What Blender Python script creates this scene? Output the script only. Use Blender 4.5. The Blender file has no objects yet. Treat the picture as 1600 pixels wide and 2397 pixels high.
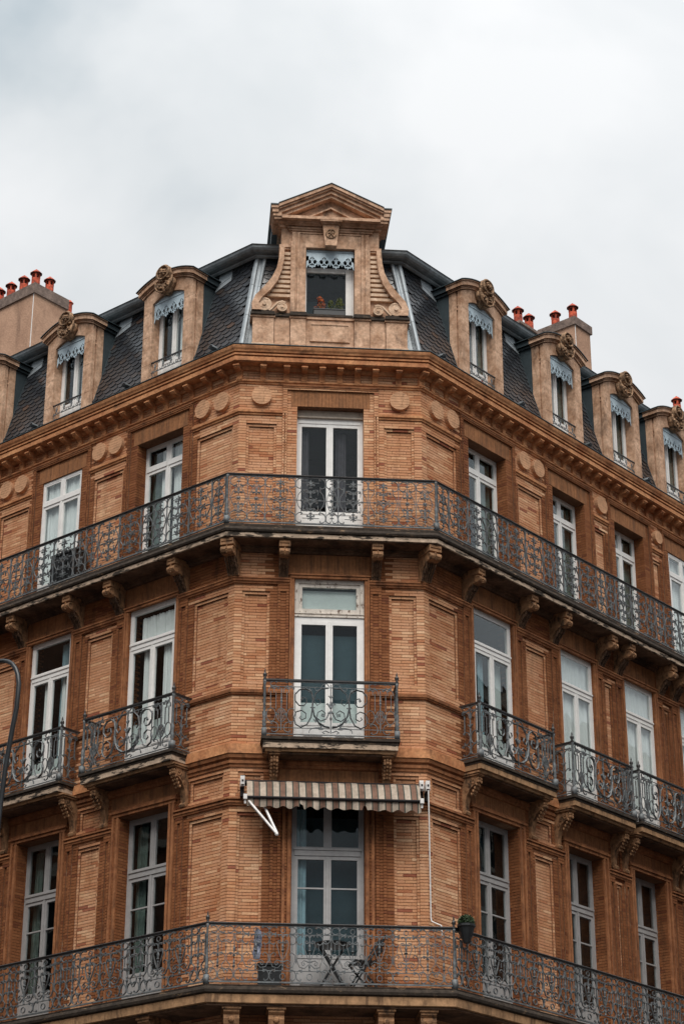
import bpy, math, random
from mathutils import Matrix, Vector
random.seed(7)
R_ = math.radians
sc = bpy.context.scene
COL = sc.collection

# ------------------------------------------------------------------ camera
cam = bpy.data.objects.new('camera', bpy.data.cameras.new('camera'))
COL.objects.link(cam); sc.camera = cam
cd = cam.data
cd.sensor_fit = 'VERTICAL'; cd.sensor_height = 36.0; cd.sensor_width = 24.0
cd.lens = 4914.999 / 2397 * 36.0
cd.clip_start = 0.1; cd.clip_end = 5000
_pi, _ro, _ya = 0.43214541, 0.002706205, 0.080640856
_fw = Vector((math.sin(_ya), math.cos(_ya), 0)); _rt = Vector((math.cos(_ya), -math.sin(_ya), 0)); _up = Vector((0, 0, 1))
F_ = _fw * math.cos(_pi) + _up * math.sin(_pi); U_ = -_fw * math.sin(_pi) + _up * math.cos(_pi)
Rr = _rt * math.cos(_ro) + U_ * math.sin(_ro); Ur = -_rt * math.sin(_ro) + U_ * math.cos(_ro)
CAMLOC = Vector((-2.43576, -32.692127, 1.6))
M = Matrix.Identity(4)
for i in range(3):
    M[i][0] = Rr[i]; M[i][1] = Ur[i]; M[i][2] = -F_[i]; M[i][3] = CAMLOC[i]
cam.matrix_world = M

# ------------------------------------------------------------------ sky, sun, exposure
SUN_DIR = Vector((-0.06, -0.52, 0.86)).normalized()      # towards the brightest part of the cloud
world = bpy.data.worlds.new('World'); sc.world = world; world.use_nodes = True
nt = world.node_tree; nt.nodes.clear()
def wn(t, **k):
    n = nt.nodes.new(t)
    for a, b in k.items(): setattr(n, a, b)
    return n
out = wn('ShaderNodeOutputWorld'); bg = wn('ShaderNodeBackground'); nt.links.new(bg.outputs[0], out.inputs[0])
bg.inputs['Strength'].default_value = 0.1
sky = wn('ShaderNodeTexSky', sky_type='NISHITA'); sky.sun_disc = False
sky.sun_elevation = math.asin(SUN_DIR.z); sky.sun_rotation = math.atan2(SUN_DIR.x, SUN_DIR.y)
tc = wn('ShaderNodeTexCoord')
mp = wn('ShaderNodeMapping'); mp.inputs['Scale'].default_value = (1.0, 1.0, 1.5); mp.inputs['Location'].default_value = (3.3, 2.1, 1.4)
nt.links.new(tc.outputs['Generated'], mp.inputs[0])
n1 = wn('ShaderNodeTexNoise'); n1.inputs['Scale'].default_value = 4.2; n1.inputs['Detail'].default_value = 5.5; n1.inputs['Roughness'].default_value = 0.5; n1.inputs['Distortion'].default_value = 0.35
nt.links.new(mp.outputs[0], n1.inputs['Vector'])
cr = wn('ShaderNodeValToRGB'); nt.links.new(n1.outputs['Fac'], cr.inputs[0])
e = cr.color_ramp.elements
e[0].position = 0.33; e[0].color = (0.52, 0.585, 0.625, 1)
e[1].position = 0.63; e[1].color = (0.91, 0.92, 0.925, 1)
m_ = cr.color_ramp.elements.new(0.47); m_.color = (0.755, 0.785, 0.80, 1)
# whole sky grows a little brighter towards the right of the street
sx = wn('ShaderNodeSeparateXYZ'); nt.links.new(tc.outputs['Generated'], sx.inputs[0])
mr = wn('ShaderNodeMapRange'); mr.inputs['From Min'].default_value = -0.6; mr.inputs['From Max'].default_value = 0.6
mr.inputs['To Min'].default_value = 3.65; mr.inputs['To Max'].default_value = 4.1
nt.links.new(sx.outputs['X'], mr.inputs['Value'])
# an overcast sky is about three times as bright overhead as at the horizon
mz = wn('ShaderNodeMapRange'); mz.inputs['From Min'].default_value = 0.0; mz.inputs['From Max'].default_value = 1.0
mz.inputs['To Min'].default_value = 0.40; mz.inputs['To Max'].default_value = 1.60
nt.links.new(sx.outputs['Z'], mz.inputs['Value'])
mm = wn('ShaderNodeMath', operation='MULTIPLY'); nt.links.new(mr.outputs[0], mm.inputs[0]); nt.links.new(mz.outputs[0], mm.inputs[1])
sc_ = wn('ShaderNodeVectorMath', operation='SCALE'); nt.links.new(cr.outputs[0], sc_.inputs[0]); nt.links.new(mm.outputs[0], sc_.inputs['Scale'])
mixw = wn('ShaderNodeMix', data_type='RGBA'); mixw.inputs['Factor'].default_value = 0.96
nt.links.new(sky.outputs[0], mixw.inputs['A']); nt.links.new(sc_.outputs[0], mixw.inputs['B'])
nt.links.new(mixw.outputs['Result'], bg.inputs['Color'])
sun = bpy.data.objects.new('sun', bpy.data.lights.new('sun', 'SUN')); COL.objects.link(sun)
sun.data.energy = 1.5; sun.data.angle = R_(48); sun.data.color = (1.0, 0.95, 0.88)
sun.rotation_euler = SUN_DIR.to_track_quat('Z', 'Y').to_euler(); sun.location = (0, -20, 60)
vs = sc.view_settings
vs.view_transform = 'Standard'; vs.look = 'None'; vs.gamma = 1.0; vs.exposure = 1.3; vs.use_curve_mapping = False

# ------------------------------------------------------------------ materials
def newmat(name):
    m = bpy.data.materials.new(name); m.use_nodes = True
    return m, m.node_tree, m.node_tree.nodes['Principled BSDF']
def mat(name, col, rough=0.8, var=0.25, scale=3.0, dirt=None, dirt_amt=0.0, dirt_scale=(5, 5, 1.2), dirt_pos=0.55, bump=0.15, bump_scale=40, metal=0.0, spec=0.3, col2=None, fine=18.0, dirt_soft=0.12):
    """base colour with cloudy variation between col and col2, streaky stains, fine relief"""
    m, t, b = newmat(name)
    N = t.nodes.new; L = t.links.new
    g = N('ShaderNodeNewGeometry')
    n = N('ShaderNodeTexNoise'); n.inputs['Scale'].default_value = scale; n.inputs['Detail'].default_value = 6; n.inputs['Roughness'].default_value = 0.62
    L(g.outputs['Position'], n.inputs['Vector'])
    r = N('ShaderNodeValToRGB'); L(n.outputs['Fac'], r.inputs[0])
    c2 = col2 or tuple(c * (1 - var) for c in col)
    r.color_ramp.elements[0].position = 0.33; r.color_ramp.elements[0].color = (*c2, 1)
    r.color_ramp.elements[1].position = 0.66; r.color_ramp.elements[1].color = (*(min(1, c * (1 + var * 0.35)) for c in col), 1)
    nf = N('ShaderNodeTexNoise'); nf.inputs['Scale'].default_value = fine; nf.inputs['Detail'].default_value = 4
    L(g.outputs['Position'], nf.inputs['Vector'])
    mr = N('ShaderNodeMapRange'); mr.inputs['From Min'].default_value = 0.3; mr.inputs['From Max'].default_value = 0.7
    mr.inputs['To Min'].default_value = 1 - var * 0.5; mr.inputs['To Max'].default_value = 1 + var * 0.4
    L(nf.outputs['Fac'], mr.inputs['Value'])
    mu = N('ShaderNodeVectorMath'); mu.operation = 'SCALE'; L(r.outputs[0], mu.inputs[0]); L(mr.outputs[0], mu.inputs['Scale'])
    last = mu.outputs[0]
    if dirt:
        mp = N('ShaderNodeMapping'); mp.inputs['Scale'].default_value = dirt_scale; L(g.outputs['Position'], mp.inputs[0])
        nd = N('ShaderNodeTexNoise'); nd.inputs['Scale'].default_value = 1.0; nd.inputs['Detail'].default_value = 7; nd.inputs['Roughness'].default_value = 0.65
        L(mp.outputs[0], nd.inputs['Vector'])
        rd = N('ShaderNodeMapRange'); rd.inputs['From Min'].default_value = dirt_pos; rd.inputs['From Max'].default_value = dirt_pos + dirt_soft
        rd.inputs['To Max'].default_value = dirt_amt
        L(nd.outputs['Fac'], rd.inputs['Value'])
        mx = N('ShaderNodeMix'); mx.data_type = 'RGBA'; L(rd.outputs[0], mx.inputs['Factor']); L(last, mx.inputs['A']); mx.inputs['B'].default_value = (*dirt, 1)
        last = mx.outputs['Result']
    L(last, b.inputs['Base Color'])
    b.inputs['Roughness'].default_value = rough; b.inputs['Metallic'].default_value = metal; b.inputs['Specular IOR Level'].default_value = spec
    if bump:
        nb = N('ShaderNodeTexNoise'); nb.inputs['Scale'].default_value = bump_scale; nb.inputs['Detail'].default_value = 5; L(g.outputs['Position'], nb.inputs['Vector'])
        bp = N('ShaderNodeBump'); bp.inputs['Strength'].default_value = bump; bp.inputs['Distance'].default_value = 0.02; L(nb.outputs['Fac'], bp.inputs['Height'])
        L(bp.outputs[0], b.inputs['Normal'])
    return m
def island_mat(name, ramp, rough=0.85, spec=0.25, stain=((0.72, 0.72, 0.72), (1.15, 1.15, 1.15)), bump=0.3, bump_scale=60, stain_scale=0.9, stain_rng=(0.75, 1.12), dirt=(0.10, 0.05, 0.03), dirt_amt=0.5):
    """every island (brick, slate) takes its own colour from the ramp; broad weathering over all"""
    m, t, b = newmat(name)
    N = t.nodes.new; L = t.links.new
    g = N('ShaderNodeNewGeometry'); oi = N('ShaderNodeObjectInfo')
    ad = N('ShaderNodeMath'); ad.operation = 'ADD'; L(g.outputs['Random Per Island'], ad.inputs[0]); L(oi.outputs['Random'], ad.inputs[1])
    fr = N('ShaderNodeMath'); fr.operation = 'FRACT'; L(ad.outputs[0], fr.inputs[0])
    r = N('ShaderNodeValToRGB'); L(fr.outputs[0], r.inputs[0])
    el = r.color_ramp.elements
    while len(el) > 1: el.remove(el[-1])
    el[0].position = ramp[0][0]; el[0].color = (*ramp[0][1], 1)
    for p, c in ramp[1:]:
        k = el.new(p); k.color = (*c, 1)
    n = N('ShaderNodeTexNoise'); n.inputs['Scale'].default_value = stain_scale; n.inputs['Detail'].default_value = 7; n.inputs['Roughness'].default_value = 0.6
    L(g.outputs['Position'], n.inputs['Vector'])
    mr = N('ShaderNodeMapRange'); mr.inputs['From Min'].default_value = 0.3; mr.inputs['From Max'].default_value = 0.7
    mr.inputs['To Min'].default_value = stain_rng[0]; mr.inputs['To Max'].default_value = stain_rng[1]; L(n.outputs['Fac'], mr.inputs['Value'])
    mr.inputs['To Min'].default_value = 0; mr.inputs['To Max'].default_value = 1
    tint = N('ShaderNodeValToRGB'); L(mr.outputs[0], tint.inputs[0]); te = tint.color_ramp.elements
    te[0].color = (*stain[0], 1); te[1].color = (*stain[1], 1)
    mu = N('ShaderNodeVectorMath'); mu.operation = 'MULTIPLY'; L(r.outputs[0], mu.inputs[0]); L(tint.outputs[0], mu.inputs[1])
    mp = N('ShaderNodeMapping'); mp.inputs['Scale'].default_value = (4, 4, 0.8); L(g.outputs['Position'], mp.inputs[0])
    nd = N('ShaderNodeTexNoise'); nd.inputs['Scale'].default_value = 1.0; nd.inputs['Detail'].default_value = 6; nd.inputs['Roughness'].default_value = 0.7; L(mp.outputs[0], nd.inputs['Vector'])
    rd = N('ShaderNodeMapRange'); rd.inputs['From Min'].default_value = 0.55; rd.inputs['From Max'].default_value = 0.75; rd.inputs['To Max'].default_value = dirt_amt; L(nd.outputs['Fac'], rd.inputs['Value'])
    mx = N('ShaderNodeMix'); mx.data_type = 'RGBA'; L(rd.outputs[0], mx.inputs['Factor']); L(mu.outputs[0], mx.inputs['A']); mx.inputs['B'].default_value = (*dirt, 1)
    nf = N('ShaderNodeTexNoise'); nf.inputs['Scale'].default_value = 35; nf.inputs['Detail'].default_value = 3; L(g.outputs['Position'], nf.inputs['Vector'])
    m2 = N('ShaderNodeMapRange'); m2.inputs['From Min'].default_value = 0.3; m2.inputs['From Max'].default_value = 0.7; m2.inputs['To Min'].default_value = 0.84; m2.inputs['To Max'].default_value = 1.1; L(nf.outputs['Fac'], m2.inputs['Value'])
    mu2 = N('ShaderNodeVectorMath'); mu2.operation = 'SCALE'; L(mx.outputs['Result'], mu2.inputs[0]); L(m2.outputs[0], mu2.inputs['Scale'])
    L(mu2.outputs[0], b.inputs['Base Color'])
    b.inputs['Roughness'].default_value = rough; b.inputs['Specular IOR Level'].default_value = spec
    nb = N('ShaderNodeTexNoise'); nb.inputs['Scale'].default_value = bump_scale; nb.inputs['Detail'].default_value = 4; L(g.outputs['Position'], nb.inputs['Vector'])
    bp = N('ShaderNodeBump'); bp.inputs['Strength'].default_value = bump; bp.inputs['Distance'].default_value = 0.015; L(nb.outputs['Fac'], bp.inputs['Height']); L(bp.outputs[0], b.inputs['Normal'])
    return m
BR = [(0.0, (0.55, 0.295, 0.165)), (0.25, (0.61, 0.35, 0.21)), (0.5, (0.53, 0.27, 0.145)), (0.66, (0.72, 0.47, 0.29)), (0.76, (0.60, 0.35, 0.20)), (0.88, (0.54, 0.285, 0.155)), (0.955, (0.44, 0.19, 0.095)), (0.985, (0.30, 0.11, 0.065))]
MAT = {}
MAT['brick'] = island_mat('brick', BR, dirt=(0.24, 0.095, 0.042), dirt_amt=0.7, stain=((0.82, 0.63, 0.50), (1.10, 1.12, 1.14)), stain_scale=1.1, bump=0.35)
TR = [(0.0, (0.30, 0.12, 0.050)), (0.35, (0.25, 0.095, 0.038)), (0.65, (0.33, 0.14, 0.060)), (0.85, (0.27, 0.105, 0.042)), (0.96, (0.19, 0.065, 0.030))]
MAT['trim'] = island_mat('moulded_brick', TR, dirt=(0.06, 0.027, 0.014), dirt_amt=0.85, stain=((0.68, 0.58, 0.50), (1.08, 1.08, 1.08)), stain_scale=1.4, bump=0.3)
MAT['surround'] = mat('brown_moulding', (0.33, 0.14, 0.06), rough=0.85, var=0.45, scale=3, col2=(0.20, 0.075, 0.032), dirt=(0.05, 0.024, 0.013), dirt_amt=0.8, dirt_scale=(7, 7, 1.2), dirt_pos=0.52, dirt_soft=0.2)
MAT['mortar_pale'] = mat('pale_lime_mortar', (0.52, 0.36, 0.24), rough=0.95, var=0.3, scale=3, dirt=(0.16, 0.075, 0.04), dirt_amt=0.9, dirt_scale=(1.3, 1.3, 2.2), dirt_pos=0.48)
MAT['roundel'] = mat('roundel_brick', (0.60, 0.335, 0.19), rough=0.85, var=0.25, scale=6, bump=0.3)
MAT['mortar'] = mat('mortar', (0.20, 0.10, 0.055), rough=0.95, var=0.4, scale=1.2, dirt=(0.50, 0.36, 0.24), dirt_amt=0.8, dirt_scale=(1.1, 1.1, 1.6), dirt_pos=0.60)
MAT['terracotta'] = mat('terracotta', (0.55, 0.27, 0.125), rough=0.8, var=0.5, scale=2.5, col2=(0.38, 0.145, 0.06), dirt=(0.06, 0.03, 0.02), dirt_amt=0.75, dirt_scale=(3, 3, 5), dirt_pos=0.54, dirt_soft=0.2)
MAT['lintel'] = mat('lintel_brick', (0.33, 0.145, 0.062), rough=0.85, var=0.35, scale=2.5, dirt=(0.10, 0.05, 0.028), dirt_amt=0.85, dirt_scale=(11, 11, 1.0), dirt_pos=0.47, dirt_soft=0.25)
MAT['stone'] = mat('dormer_stone', (0.56, 0.37, 0.255), rough=0.85, var=0.5, scale=4, col2=(0.35, 0.195, 0.115), dirt=(0.07, 0.042, 0.028), dirt_amt=0.85, dirt_scale=(5, 5, 1.6), dirt_pos=0.545, bump=0.3, dirt_soft=0.2)
MAT['carved'] = mat('carved_stone', (0.42, 0.26, 0.155), rough=0.85, var=0.5, scale=14, col2=(0.10, 0.06, 0.035), dirt=(0.03, 0.02, 0.015), dirt_amt=0.8, dirt_scale=(16, 16, 12), dirt_pos=0.5, bump=0.4)
MAT['corbel'] = mat('corbel_terracotta', (0.33, 0.175, 0.088), rough=0.8, var=0.45, scale=7, dirt=(0.03, 0.02, 0.014), dirt_amt=0.85, dirt_scale=(8, 8, 4), dirt_pos=0.52)
MAT['leafwork'] = mat('sooty_leafwork', (0.15, 0.085, 0.05), rough=0.85, var=0.6, scale=12, col2=(0.035, 0.022, 0.016), bump=0.4)
MAT['slab_edge'] = mat('balcony_edge_stone', (0.50, 0.38, 0.28), rough=0.9, var=0.3, scale=8, dirt=(0.022, 0.018, 0.015), dirt_amt=0.95, dirt_scale=(4, 4, 16), dirt_pos=0.50, dirt_soft=0.06)
MAT['slab_dark'] = mat('blackened_stone', (0.045, 0.034, 0.026), rough=0.9, var=0.4, scale=9, dirt=(0.26, 0.17, 0.10), dirt_amt=0.8, dirt_scale=(5, 5, 20), dirt_pos=0.60, dirt_soft=0.08)
MAT['fascia'] = mat('tan_fascia', (0.40, 0.235, 0.125), rough=0.9, var=0.4, scale=5, dirt=(0.07, 0.04, 0.025), dirt_amt=0.7, dirt_scale=(9, 9, 1.5), dirt_pos=0.52)
MAT['soffit'] = mat('shade_toned_soffit', (0.15, 0.088, 0.055), rough=0.95, var=0.5, scale=3, dirt=(0.03, 0.02, 0.015), dirt_amt=0.8, dirt_scale=(2, 2, 2), dirt_pos=0.5)  # under-slab shade put into the base colour, random grime over it
MAT['iron'] = mat('weathered_grey_ironwork', (0.125, 0.137, 0.145), rough=0.55, var=0.5, scale=9, col2=(0.085, 0.095, 0.10), dirt=(0.09, 0.05, 0.03), dirt_amt=0.7, dirt_scale=(14, 14, 14), dirt_pos=0.55, bump=0, spec=0.4)
MAT['rail'] = mat('black_handrail', (0.022, 0.02, 0.02), rough=0.45, var=0.4, bump=0, spec=0.5)
MAT['white'] = mat('white_joinery', (0.80, 0.79, 0.77), rough=0.45, var=0.08, scale=5, dirt=(0.45, 0.42, 0.38), dirt_amt=0.3, dirt_scale=(9, 9, 2), dirt_pos=0.58, bump=0, spec=0.4)
MAT['greypaint'] = mat('grey_joinery', (0.37, 0.365, 0.365), rough=0.5, var=0.12, scale=5, dirt=(0.25, 0.22, 0.2), dirt_amt=0.4, dirt_scale=(9, 9, 2), dirt_pos=0.56, bump=0, spec=0.4)
MAT['oldpaint'] = mat('peeling_old_white_paint', (0.68, 0.62, 0.55), rough=0.7, var=0.2, scale=8, dirt=(0.12, 0.07, 0.045), dirt_amt=0.9, dirt_scale=(16, 16, 8), dirt_pos=0.57, dirt_soft=0.06)
MAT['shutterbox'] = mat('cream_shutter_box', (0.58, 0.50, 0.41), rough=0.6, var=0.15, scale=5, dirt=(0.25, 0.18, 0.12), dirt_amt=0.5, dirt_pos=0.52, bump=0)
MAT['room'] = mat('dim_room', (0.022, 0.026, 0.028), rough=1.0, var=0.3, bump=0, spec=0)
MAT['curtain'] = mat('white_net_curtain', (0.86, 0.86, 0.85), rough=0.9, var=0.06, scale=4, bump=0, spec=0.1)
MAT['blind'] = mat('pale_roller_blind', (0.62, 0.66, 0.64), rough=0.9, var=0.08, scale=2, bump=0, spec=0.1)
MAT['tealblind'] = mat('grey_teal_blind', (0.05, 0.08, 0.092), rough=0.9, var=0.12, scale=2, bump=0, spec=0.1)
MAT['greencurtain'] = mat('sage_curtain', (0.13, 0.17, 0.15), rough=0.9, var=0.25, scale=3, bump=0, spec=0.1)
MAT['bluecurtain'] = mat('pale_blue_curtain', (0.30, 0.42, 0.47), rough=0.9, var=0.2, scale=3, bump=0, spec=0.1)
MAT['darkcurtain'] = mat('plum_grey_curtain', (0.085, 0.075, 0.085), rough=0.9, var=0.25, scale=3, bump=0, spec=0.1)
SL = [(0.0, (0.020, 0.023, 0.029)), (0.3, (0.031, 0.035, 0.042)), (0.55, (0.018, 0.020, 0.024)), (0.8, (0.034, 0.038, 0.044)), (0.96, (0.040, 0.030, 0.026)), (0.99, (0.07, 0.042, 0.032))]
MAT['slate'] = island_mat('slate', SL, rough=0.28, spec=0.8, bump=0.12, bump_scale=25, dirt=(0.022, 0.020, 0.021), dirt_amt=0.5, stain_rng=(0.75, 1.2))
MAT['roofbase'] = mat('roof_underlay', (0.012, 0.012, 0.013), rough=0.95, bump=0)
MAT['zinc'] = mat('weathered_zinc', (0.24, 0.265, 0.28), rough=0.5, var=0.35, scale=2.5, metal=0.35, bump=0.05, dirt=(0.10, 0.105, 0.105), dirt_amt=0.6, dirt_scale=(2, 2, 5), dirt_pos=0.5)
MAT['zinclight'] = mat('pale_zinc_flashing', (0.29, 0.325, 0.35), rough=0.55, var=0.2, scale=3, metal=0.25, bump=0.04, dirt=(0.30, 0.32, 0.33), dirt_amt=0.5, dirt_scale=(6, 6, 1.5))
MAT['cheek'] = mat('dark_painted_zinc', (0.036, 0.052, 0.060), rough=0.5, var=0.25, scale=2, bump=0.03, spec=0.4)
MAT['lambrequin'] = mat('pale_blue_grey_valance', (0.46, 0.57, 0.64), rough=0.5, var=0.16, scale=8, bump=0, spec=0.4, dirt=(0.22, 0.25, 0.27), dirt_amt=0.5, dirt_scale=(20, 20, 8), dirt_pos=0.56)
MAT['render'] = mat('tan_lime_render', (0.46, 0.285, 0.195), rough=0.95, var=0.22, scale=2, col2=(0.36, 0.215, 0.145), dirt=(0.16, 0.10, 0.07), dirt_amt=0.6, dirt_scale=(5, 5, 0.8), dirt_pos=0.56, bump=0.4, bump_scale=25, dirt_soft=0.2)
MAT['capstone'] = mat('grey_cap_cement', (0.21, 0.155, 0.13), rough=0.95, var=0.45, scale=6, bump=0.5, bump_scale=25)
MAT['redclay'] = mat('red_clay', (0.52, 0.095, 0.045), rough=0.8, var=0.45, scale=9, col2=(0.20, 0.04, 0.028), bump=0.15)
MAT['soot'] = mat('sooty_black', (0.014, 0.011, 0.012), rough=0.8, bump=0)
MAT['blackplastic'] = mat('black_plastic', (0.016, 0.018, 0.02), rough=0.45, bump=0, spec=0.5)
MAT['lampgrey'] = mat('charcoal_lamp_paint', (0.022, 0.026, 0.03), rough=0.4, bump=0, spec=0.5)
MAT['palestone'] = mat('pale_weathered_stone', (0.63, 0.47, 0.345), rough=0.9, var=0.35, scale=5, col2=(0.48, 0.31, 0.20), dirt=(0.06, 0.045, 0.035), dirt_amt=0.8, dirt_scale=(6, 6, 7), dirt_pos=0.585, bump=0.3)
MAT['cream'] = mat('cream_awning_cloth', (0.38, 0.315, 0.255), rough=0.9, var=0.25, scale=6, dirt=(0.24, 0.19, 0.15), dirt_amt=0.6, dirt_scale=(9, 9, 3), dirt_pos=0.53, bump=0.1, bump_scale=20)
MAT['brown'] = mat('brown_awning_cloth', (0.17, 0.095, 0.067), rough=0.9, var=0.3, scale=6, bump=0.1, bump_scale=20)
MAT['greenstripe'] = mat('dark_green_awning_stripe', (0.035, 0.05, 0.042), rough=0.9, var=0.2, bump=0)
MAT['whitemetal'] = mat('white_painted_metal', (0.72, 0.70, 0.68), rough=0.4, var=0.15, scale=9, bump=0, spec=0.5, dirt=(0.2, 0.16, 0.13), dirt_amt=0.6, dirt_scale=(15, 15, 10), dirt_pos=0.58)
MAT['leaf'] = mat('box_leaf', (0.03, 0.055, 0.022), rough=0.6, var=0.5, scale=30, bump=0)
MAT['leaf_yellow'] = mat('yellow_green_leaf', (0.16, 0.16, 0.035), rough=0.6, var=0.6, scale=40, col2=(0.05, 0.085, 0.02), bump=0)
MAT['flower'] = mat('orange_petal', (0.62, 0.16, 0.05), rough=0.6, var=0.4, scale=50, bump=0)
MAT['pinkflower'] = mat('pink_petal', (0.55, 0.22, 0.2), rough=0.6, var=0.4, scale=50, bump=0)
MAT['cloth'] = mat('blue_white_cloth', (0.46, 0.48, 0.56), rough=0.9, var=0.5, scale=26, col2=(0.10, 0.13, 0.24), bump=0)
MAT['asphalt'] = mat('asphalt', (0.05, 0.05, 0.052), rough=0.9, scale=0.5)
MAT['paving'] = mat('pale_paving', (0.24, 0.22, 0.20), rough=0.9, scale=1.0)
MAT['oppwall'] = mat('pink_brick_render', (0.24, 0.12, 0.075), rough=0.9, var=0.2, scale=1.0, dirt=(0.15, 0.09, 0.06), dirt_amt=0.5, dirt_scale=(1, 1, 0.4))
MAT['opptrim'] = mat('cream_trim', (0.48, 0.42, 0.35), rough=0.8, var=0.15)
MAT['opproof'] = mat('grey_roof', (0.09, 0.09, 0.10), rough=0.7)
# window glass: clear, dim, with a mirror that strengthens towards grazing view
m, t, b = newmat('window_glass')
t.nodes.remove(b); N = t.nodes.new; L = t.links.new
tr = N('ShaderNodeBsdfTransparent'); tr.inputs[0].default_value = (0.93, 0.96, 0.96, 1)
gl = N('ShaderNodeBsdfGlossy'); gl.inputs['Roughness'].default_value = 0.015; gl.inputs[0].default_value = (0.95, 0.98, 1, 1)
lw = N('ShaderNodeLayerWeight'); lw.inputs[0].default_value = 0.5
pw = N('ShaderNodeMath'); pw.operation = 'POWER'; pw.inputs[1].default_value = 3.4; L(lw.outputs['Facing'], pw.inputs[0])
ma = N('ShaderNodeMath'); ma.operation = 'MULTIPLY_ADD'; ma.inputs[1].default_value = 0.90; ma.inputs[2].default_value = 0.02; L(pw.outputs[0], ma.inputs[0])
gg = N('ShaderNodeNewGeometry'); gn = N('ShaderNodeTexNoise'); gn.inputs['Scale'].default_value = 2.2; gn.inputs['Detail'].default_value = 1; L(gg.outputs['Position'], gn.inputs['Vector'])
gb = N('ShaderNodeBump'); gb.inputs['Strength'].default_value = 0.05; gb.inputs['Distance'].default_value = 0.05; L(gn.outputs['Fac'], gb.inputs['Height']); L(gb.outputs[0], gl.inputs['Normal'])
ms = N('ShaderNodeMixShader'); L(ma.outputs[0], ms.inputs[0]); L(tr.outputs[0], ms.inputs[1]); L(gl.outputs[0], ms.inputs[2]); L(ms.outputs[0], t.nodes['Material Output'].inputs[0])
MAT['glass'] = m

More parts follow.
